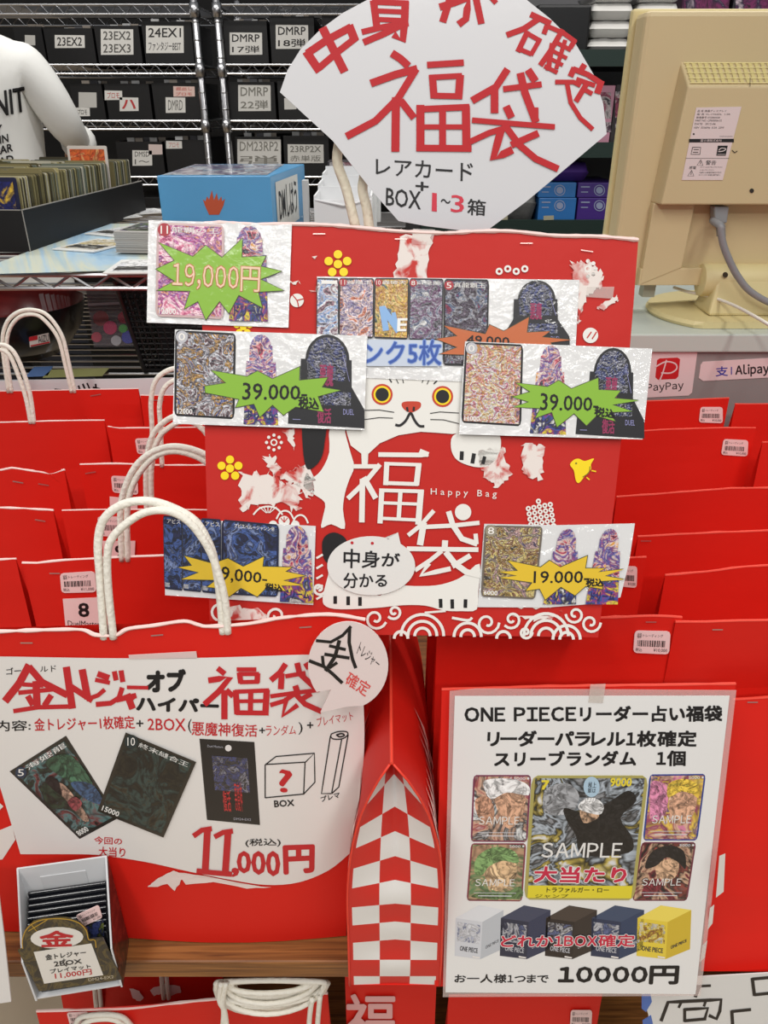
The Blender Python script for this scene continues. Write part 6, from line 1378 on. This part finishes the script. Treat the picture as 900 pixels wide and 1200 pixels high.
# ================================================================ CHEQUERED GUSSET BAG
g = empty('paper_bag', (.005, .5, TOPZ), 'red paper bag turned sideways, its white-chequered side facing front', 'bag')
GD0, GD1 = .378, .60; RZ_ = 1.004
fl = VP(GD0)(410, 1158); fr_ = VP(GD0)(515, 1160); zb_ = TOPZ+.001
xl, xr = fl.x, fr_.x; xc = VP(GD0)(459, 900).x
def side_mesh(sgn):
    'one broad side from the base up to the pinched ridge'
    vs = []; nu, nv = 14, 16; uv = []
    for j in range(nv+1):
        v = j/nv
        for i in range(nu+1):
            u = i/nu; xb = xl if sgn < 0 else xr
            y = GD0+(GD1-GD0)*u; z = zb_+(RZ_-zb_)*v
            if u < .12: y += (.12-u)*.02
            k = 1-v**4.5; k *= 1-.10*math.sin(math.pi*v)*(u)
            x = xc+sgn*.0011+(xb-xc-sgn*.0011)*k
            if sgn > 0 and u > .2: x = min(x, .0395)
            if sgn < 0 and u > .12: x = max(x, -.030+.069*(z-.75))
            x += sgn*.0022*noise.noise(Vector((y*14, z*12, sgn)))*(1-v)*v*4*.7
            vs.append(Vector((x, y, z))); uv.append((u, v))
    return vs, nu, nv, uv
L_, nu, nv, uvs = side_mesh(-1); R_, *_ = side_mesh(1)
fq = [(j*(nu+1)+i, j*(nu+1)+i+1, (j+1)*(nu+1)+i+1, (j+1)*(nu+1)+i) for j in range(nv) for i in range(nu)]
b = MB().add(L_, fq, uvs).add(R_, fq, uvs); b.add([L_[0], L_[nu], R_[nu], R_[0]], [(0, 1, 2, 3)])
ends = []
for j in range(nv+1): ends += [L_[j*(nu+1)+nu], R_[j*(nu+1)+nu]]
b.add(ends, [(2*j, 2*j+1, 2*j+3, 2*j+2) for j in range(nv)])
b.build('bag_body', RED, g, smooth=True)
# folded front gusset: surface dented inwards, chequered
def gpt(u, v):
    'u 0..1 across, v 0..1 up the gusset'
    V = v*.88; j = V*nv; j0 = min(int(j), nv-1); f_ = j-j0
    a = L_[j0*(nu+1)].lerp(L_[(j0+1)*(nu+1)], f_); c = R_[j0*(nu+1)].lerp(R_[(j0+1)*(nu+1)], f_)
    p = a.lerp(c, u); mid = 1-abs(2*u-1)
    p.y += .004*mid*(.3+v)+.030*v**3*mid + .0006*math.sin(v*34)*mid - .0025*max(0, math.sin(v*17.0))*mid
    return p
NG = 48; NU = 24; vs = []; uv = []
for j in range(NG+1):
    for i in range(NU+1): vs.append(gpt(i/NU, j/NG)); uv.append((i/NU, j/NG))
def chequer():
    m = bpy.data.materials.new('red_white_chequer_paper'); m.use_nodes = True; nt = m.node_tree; L = nt.links.new; b = nt.nodes['Principled BSDF']
    uvn = nt.nodes.new('ShaderNodeUVMap'); uvn.uv_map = 'UVMap'; mp = nt.nodes.new('ShaderNodeMapping'); mp.inputs['Scale'].default_value = (3, 10.1, 1); mp.inputs['Location'].default_value = (0, .45, .5)
    L(uvn.outputs[0], mp.inputs[0]); ch = nt.nodes.new('ShaderNodeTexChecker'); ch.inputs['Scale'].default_value = 1
    ch.inputs['Color1'].default_value = rgb((206, 38, 30)); ch.inputs['Color2'].default_value = rgb((228, 226, 222)); L(mp.outputs[0], ch.inputs['Vector'])
    # plain red margins left and right
    sx = nt.nodes.new('ShaderNodeSeparateXYZ'); L(uvn.outputs[0], sx.inputs[0]); w_ = nt.nodes.new('ShaderNodeMath'); w_.operation = 'SUBTRACT'; w_.inputs[1].default_value = .5; L(sx.outputs[0], w_.inputs[0])
    ab = nt.nodes.new('ShaderNodeMath'); ab.operation = 'ABSOLUTE'; L(w_.outputs[0], ab.inputs[0]); gt = nt.nodes.new('ShaderNodeMath'); gt.operation = 'GREATER_THAN'; gt.inputs[1].default_value = .455; L(ab.outputs[0], gt.inputs[0])
    mx = nt.nodes.new('ShaderNodeMix'); mx.data_type = 'RGBA'; L(gt.outputs[0], mx.inputs[0]); L(ch.outputs[0], mx.inputs[6]); mx.inputs[7].default_value = rgb((206, 38, 30)); L(mx.outputs[2], b.inputs['Base Color']); b.inputs['Roughness'].default_value = .5
    return m
MB().add(vs, [(j*(NU+1)+i, j*(NU+1)+i+1, (j+1)*(NU+1)+i+1, (j+1)*(NU+1)+i) for j in range(NG) for i in range(NU)], uv).build('chequered_gusset', chequer(), g, smooth=True)
# cut edges of the two broad sides at the front
for S_, nm in ((L_, -1), (R_, 1)):
    MB().tube([S_[j*(nu+1)] + Vector((nm*.0002, -.0006, 0)) for j in range(nv+1)], .0009, 6).build('front_edge', M((232, 60, 40), .5), g, smooth=True)
MB().tube([L_[nv*(nu+1)+i].lerp(R_[nv*(nu+1)+i], .5)+Vector((0, 0, .0004)) for i in range(nu+1)], .0013, 6).build('top_rim', M((236, 70, 50), .5), g)
# white character prints on the two flanks near the ridge
def flank(S_, sgn, blobs):
    for bl in blobs:
        b = MB(); pts = [Vector((u, v, 0)) for u, v in bl]; tr = tessellate_polygon([pts]); out = []
        for u, v in bl:
            i = u*nu; j = v*nv; i0 = min(int(i), nu-1); j0 = min(int(j), nv-1); fi = i-i0; fj = j-j0
            p = S_[j0*(nu+1)+i0].lerp(S_[j0*(nu+1)+i0+1], fi).lerp(S_[(j0+1)*(nu+1)+i0].lerp(S_[(j0+1)*(nu+1)+i0+1], fi), fj); out.append(p+Vector((sgn*.0010, -.0003, .0008)))
        b.add(out, tr)
        b.build('white_print', M((238, 200, 192), .6), g)
def strip(pts): return pts
for S_, sgn in ((L_, -1), (R_, 1)):
    bl = []
    rnd = random.Random(sgn+5)
    for k in range(8):
        u0 = .025+.05*k; v0 = .55+.01*k+rnd.uniform(-.03, .03); bl.append([(u0, v0), (u0+.028, v0+.01), (u0+.034, v0+.16), (u0+.026, v0+.25), (u0+.012, v0+.2), (u0-.003, v0+.1)])
    flank(S_, sgn, bl)

# ================================================================ RIGHT BAG WITH THE PRINTED SIGN
sp = PL(.374, TOPZ, .43, 1.03)
b_, s10 = bag('red paper bag at the front right carrying the printed white sign', [(517, 810), (560, 809), (640, 806), (740, 805), (863, 803)], D=.4315, lean=.053, xl=GX1+.003, rim=OR, t=.05, xbr=.249, hr=.003)
so = [(533, 816), (855, 815.5), (815, 1165), (522, 1163)]
sg_ = empty('printed_sign', sp(668, 1164), 'laminated white sign printed in bold black with card pictures, priced 10000 yen', 'sign')
sheet('laminate_border', [(527, 810), (558, 807), (863, 809), (821, 1167), (519, 1168.5)], sp, M((230, 210, 205), .15, coat=1, trans=.7), sg_, .0005, .0008)
sheet('paper', so, sp, M((228, 227, 225), .5, coat=.35, bump=.05, bscale=40), sg_, .0006, .0018)
SO = .0023
t2 = lambda q: cv(q, 520, 800, 2.571); t3 = lambda q: cv(q, 540, 895, 3); t4 = lambda q: cv(q, 520, 1040, 2.571)
lettering(sg_, sp, SO, INKBLK, texts=[('ONE PIECE', None, dict(q=t2([(64, 76), (398, 74), (398, 115), (64, 117)]), bold=.04, goth=1)), ('リーダー占い福袋', None, dict(q=t2([(412, 72), (838, 70), (838, 116), (412, 117)]), bold=.05)), ('リーダーパラレル1枚確定', None, dict(goth=1, q=t2([(134, 146), (762, 146), (760, 192), (132, 192)]), bold=.05)), ('スリーブランダム', None, dict(q=t2([(155, 208), (578, 206), (578, 250), (153, 252)]), bold=.05)), ('1個', None, dict(goth=1, q=t2([(644, 206), (728, 206), (727, 250), (642, 250)]), bold=.05)),
    ('お一人様1つまで', None, dict(goth=1, q=t4([(34, 262), (316, 262), (315, 288), (32, 287)]), bold=.03)), ('10000円', None, dict(goth=1, q=t4([(349, 240), (708, 238), (704, 290), (346, 288)]), bold=.05))])
P1 = {'law': art(31, [(226, 214, 206), (150, 60, 70), (214, 176, 150), (60, 60, 66), (236, 236, 234), (90, 120, 130)], 4, .4, .5, 2), 'big': art(32, [(60, 62, 66), (150, 152, 156), (30, 28, 28), (180, 190, 200), (20, 20, 20), (190, 170, 80), (214, 214, 214)], 3, .4, .7, 2.2), 'don': art(33, [(214, 130, 160), (220, 180, 150), (150, 60, 100), (236, 200, 80), (110, 80, 140), (230, 190, 170)], 3.5, .4, .5, 2),
    'zor': art(34, [(120, 160, 110), (210, 176, 140), (90, 130, 84), (190, 150, 120), (70, 90, 60), (150, 60, 70)], 3.5, .4, .5, 2), 'luf': art(35, [(30, 26, 28), (120, 40, 50), (210, 170, 140), (40, 34, 36), (150, 70, 60), (90, 80, 80)], 3.5, .4, .5, 2)}
def shade(c, sd): return art(200+sd, [[v*.55 for v in c], c, [min(255, v*1.12+8) for v in c], c, [v*.7 for v in c], [min(255, v*1.2+14) for v in c]], 7, .4, .6, 1.5)
def sample(q, m, frame, num, big=False, off=SO, patch=None):
    o = picture(sg_, sp, q, m, off, frame=frame, fr=.03)
    for k, (col, pts) in enumerate(patch or ()): MB().poly(smooth_px([P4(q, *p) for p in pts], 4, True), sp, off+.0005+.00012*k).build('colour_patch', shade(col, k+len(sg_.children)), o)
    lettering(o, sp, off+.0009, M((226, 224, 220), .5), texts=[('SAMPLE', None, dict(goth=1, q=sub(q, .13, .54 if big else .62, .84, .66 if big else .74), bold=.01 if big else 0.0))], name='sample_lettering')
    if not big:
        lettering(o, sp, off+.0009, M((220, 220, 226), .5), texts=[(num, None, dict(q=sub(q, .7, .03, .9, .075)))], strokes=[(sub(q, .12, .86, .88, .86)[:2], .5), (sub(q, .2, .91, .8, .91)[:2], .9)], discs=[P4(q, .95, .05)+(1.2,)], name='card_lettering')
    return o
sample(t3([(44, 40), (248, 40), (234, 276), (34, 274)]), P1['law'], (120, 50, 80), '5000', patch=[((206, 160, 130), [(.42, .3), (.9, .3), (.88, .62), (.66, .8), (.48, .6)]), ((200, 150, 122), [(.06, .36), (.3, .34), (.4, .6), (.26, .74), (.1, .6)]), ((226, 224, 224), [(.2, .08), (.6, .05), (.94, .14), (.97, .3), (.6, .26), (.34, .36), (.22, .24)])])
sample(t3([(664, 38), (862, 36), (832, 270), (640, 270)]), P1['don'], (40, 60, 140), '5000', patch=[((210, 130, 164), [(.06, .1), (.34, .2), (.36, .6), (.12, .7), (.05, .4)]), ((214, 164, 134), [(.42, .3), (.86, .3), (.86, .62), (.66, .78), (.46, .64)]), ((228, 190, 70), [(.36, .34), (.36, .14), (.62, .07), (.88, .16), (.92, .36), (.8, .3), (.6, .26), (.46, .32)])])
sample(t3([(36, 280), (230, 280), (216, 484), (20, 482)]), P1['zor'], (130, 50, 70), '5000', patch=[((206, 172, 132), [(.3, .36), (.8, .3), (.84, .62), (.6, .82), (.36, .74)]), ((122, 158, 98), [(.1, .5), (.14, .22), (.46, .06), (.8, .14), (.88, .34), (.6, .3), (.36, .4), (.24, .56)]), ((90, 116, 70), [(.1, .94), (.3, .84), (.7, .84), (.94, .74), (.94, .95)])])
sample(t3([(636, 276), (828, 276), (796, 482), (602, 482)]), P1['luf'], (110, 40, 60), '5000', patch=[((208, 168, 134), [(.34, .34), (.7, .3), (.74, .56), (.54, .68), (.38, .58)]), ((30, 26, 28), [(.14, .44), (.2, .18), (.5, .05), (.8, .16), (.88, .46), (.72, .34), (.5, .26), (.34, .4)]), ((126, 36, 50), [(.2, .7), (.4, .62), (.5, .7), (.34, .92), (.16, .92)])])
bq = t3([(250, 42), (660, 42), (610, 480), (222, 478)])
o = sample(bq, P1['big'], (170, 160, 90), '', True, SO+.0006, patch=[((150, 152, 156), [(.12, .12), (.3, .06), (.42, .16), (.36, .3), (.14, .3)]), ((24, 22, 22), [(.3, .26), (.5, .3), (.7, .2), (.84, .12), (.92, .2), (.8, .34), (.92, .5), (.9, .62), (.5, .64), (.42, .48), (.34, .38)]), ((196, 160, 130), [(.44, .26), (.58, .28), (.6, .34), (.48, .38)]), ((222, 222, 222), [(.42, .26), (.46, .19), (.56, .18), (.64, .24), (.62, .31), (.52, .3)])])
MB().poly(sub(bq, .03, .885, .97, .985), sp, SO+.0012).build('name_band', M((222, 206, 50), .5), o)
lettering(o, sp, SO+.0018, M((40, 36, 20), .5), texts=[('トラファルガー・ロー', None, dict(q=sub(bq, .2, .9, .76, .94), bold=.02)), ('ジャンプ', None, dict(q=sub(bq, .1, .955, .4, .985)))], name='name_lettering')
lettering(o, sp, SO+.0018, M((226, 206, 60), .5), texts=[('9000', None, dict(q=sub(bq, .68, .02, .86, .085), bold=.04)), ('7', None, dict(q=sub(bq, .09, .04, .15, .11), bold=.05))], name='power_lettering')
for bd, col, of in ((.09, (236, 232, 226), .0018), (.045, (196, 40, 70), .0024)): lettering(o, sp, SO+of, M(col, .5), texts=[('大当たり', None, dict(q=sub(bq, .08, .735, .9, .86), bold=bd))], name='prize_lettering')
MB().disc(*P4(bq, .52, .09), 9.5, sp, SO+.0013, ry=12).build('speech_balloon', M((170, 196, 214), .5), o)
lettering(o, sp, SO+.0018, INKBLK, texts=[('極上', None, dict(q=sub(bq, .49, .05, .56, .1), bold=.02)), ('軍は', None, dict(q=sub(bq, .49, .105, .56, .14)))], name='balloon_lettering')
# five printed boxes
BP = [((206, 208, 214), (186, 190, 196), (220, 222, 226)), ((34, 40, 64), (44, 52, 80), (60, 66, 90)), ((34, 26, 26), (44, 36, 34), (66, 56, 50)), ((32, 46, 76), (40, 58, 90), (56, 72, 100)), ((226, 200, 60), (206, 176, 44), (236, 214, 90))]
for k, x in enumerate((36, 172, 308, 446, 584)):
    f1, f2, f3 = BP[k]; w_ = [144, 150, 154, 158, 162][k]; fx = x+w_*.56
    o = MB().poly(t4([(x, 92), (fx, 104), (fx-6, 216), (x-3, 206)]), sp, SO).build('printed_box', M(f1, .45, coat=.4), sg_)
    MB().poly(t4([(fx, 104), (x+w_, 68), (x+w_-4, 186), (fx-6, 216)]), sp, SO).build('box_side', M(f2, .45, coat=.4), o)
    MB().poly(t4([(x, 92), (x+70, 54), (x+w_, 68), (fx, 104)]), sp, SO).build('box_top', M(f3, .45, coat=.4), o)
    MB().quad(t4([(x+6, 104), (fx-6, 114), (fx-9, 170), (x+4, 162)]), sp, SO+.0003, 2).build('box_art', art(100+k, [f1, f3, (190, 190, 196), f1, (120, 60, 50) if k == 4 else (100, 110, 150), f2], 8, .3, .4, 2), o)
    lettering(o, sp, SO+.0006, M((60, 60, 66) if k in (0, 4) else (190, 190, 196), .5), texts=[('ONE PIECE', None, dict(q=t4([(x+14, 176), (fx-14, 184), (fx-15, 198), (x+12, 190)]), bold=.03)), ('ONE PIECE', None, dict(q=t4([(fx+10, 176), (x+w_-14, 156), (x+w_-15, 164), (fx+9, 186)]), bold=.03))], name='box_lettering')
    lettering(o, sp, SO+.0007, M((230, 224, 220), .5), polys=[t4([(fx-30, 206), (fx-8, 210), (fx-8, 214), (fx-30, 211)])], name='maker_mark')
for bd, col, of in ((.085, (232, 228, 224), .0014), (.035, (196, 40, 66), .002)): lettering(sg_, sp, SO+of, M(col, .5), texts=[('どれか1BOX確定', None, dict(goth=1, q=t4([(174, 144), (576, 142), (574, 178), (172, 180)]), bold=bd))], name='box_prize_lettering')
sheet('tape', t2([(442, 6), (488, 4), (480, 62), (436, 60)]), sp, M((226, 216, 206), .15, coat=1, trans=.65), sg_, .0004, .0034)

# ================================================================ PAPERS AT THE TABLE EDGE
np_ = PL(.3835, .60, .3855, .7465)
o = sheet('goods_sign', [(748, 1150), (830, 1144), (905, 1140), (965, 1140), (965, 1260), (752, 1260), (760, 1190)], np_, M((226, 226, 224), .5), None, .0008)
tag(o, 'white paper sign with large handwritten black characters hanging from the table edge, lower right', 'sign')
u5 = lambda q: cv(q, 700, 700, 2.4)
lettering(o, np_, .0006, INKBLK, strokes=[(t4(p), w_) for p, w_ in (([(728, 300), (804, 296)], 3), ([(770, 298), (758, 330)], 4), ([(655, 402), (676, 346), (836, 338), (832, 372), (822, 396), (800, 386)], 4), ([(716, 346), (708, 362)], 3), ([(790, 342), (784, 358)], 3), ([(726, 366), (726, 404)], 3.6), ([(726, 368), (796, 364), (786, 398)], 3.6), ([(726, 402), (790, 396)], 3.6), ([(868, 372), (872, 440)], 4), ([(868, 374), (925, 368)], 3.6))]+[(u5(p), w_) for p, w_ in (([(436, 1072), (442, 1120)], 4), ([(436, 1074), (520, 1066)], 3.6), ([(442, 1118), (520, 1110)], 3.6))])
TB_ = M((70, 110, 190), .4)
sheet('blue_tape', [(752, 1166), (762, 1164), (764, 1174), (757, 1186), (752, 1182)], np_, TB_, o, .0004, .0012).location -= o.location*0
sheet('blue_tape', [(753, 1196), (763, 1190), (766, 1204), (754, 1208)], np_, TB_, o, .0004, .0012)
lp = PL(.362, .55, .365, .8)
o = sheet('notice_sheet', [(-70, 1050), (-2, 1044), (5, 1100), (13, 1174), (-70, 1186)], lp, M((232, 230, 228), .5), None, .0012); tag(o, 'white paper sheet cut by the left frame edge, below the chequered bag side', 'sign')
# chequered bag corner at the left edge, behind the gold sign
cs_ = PL(.4185, .75, .4195, 1.0)
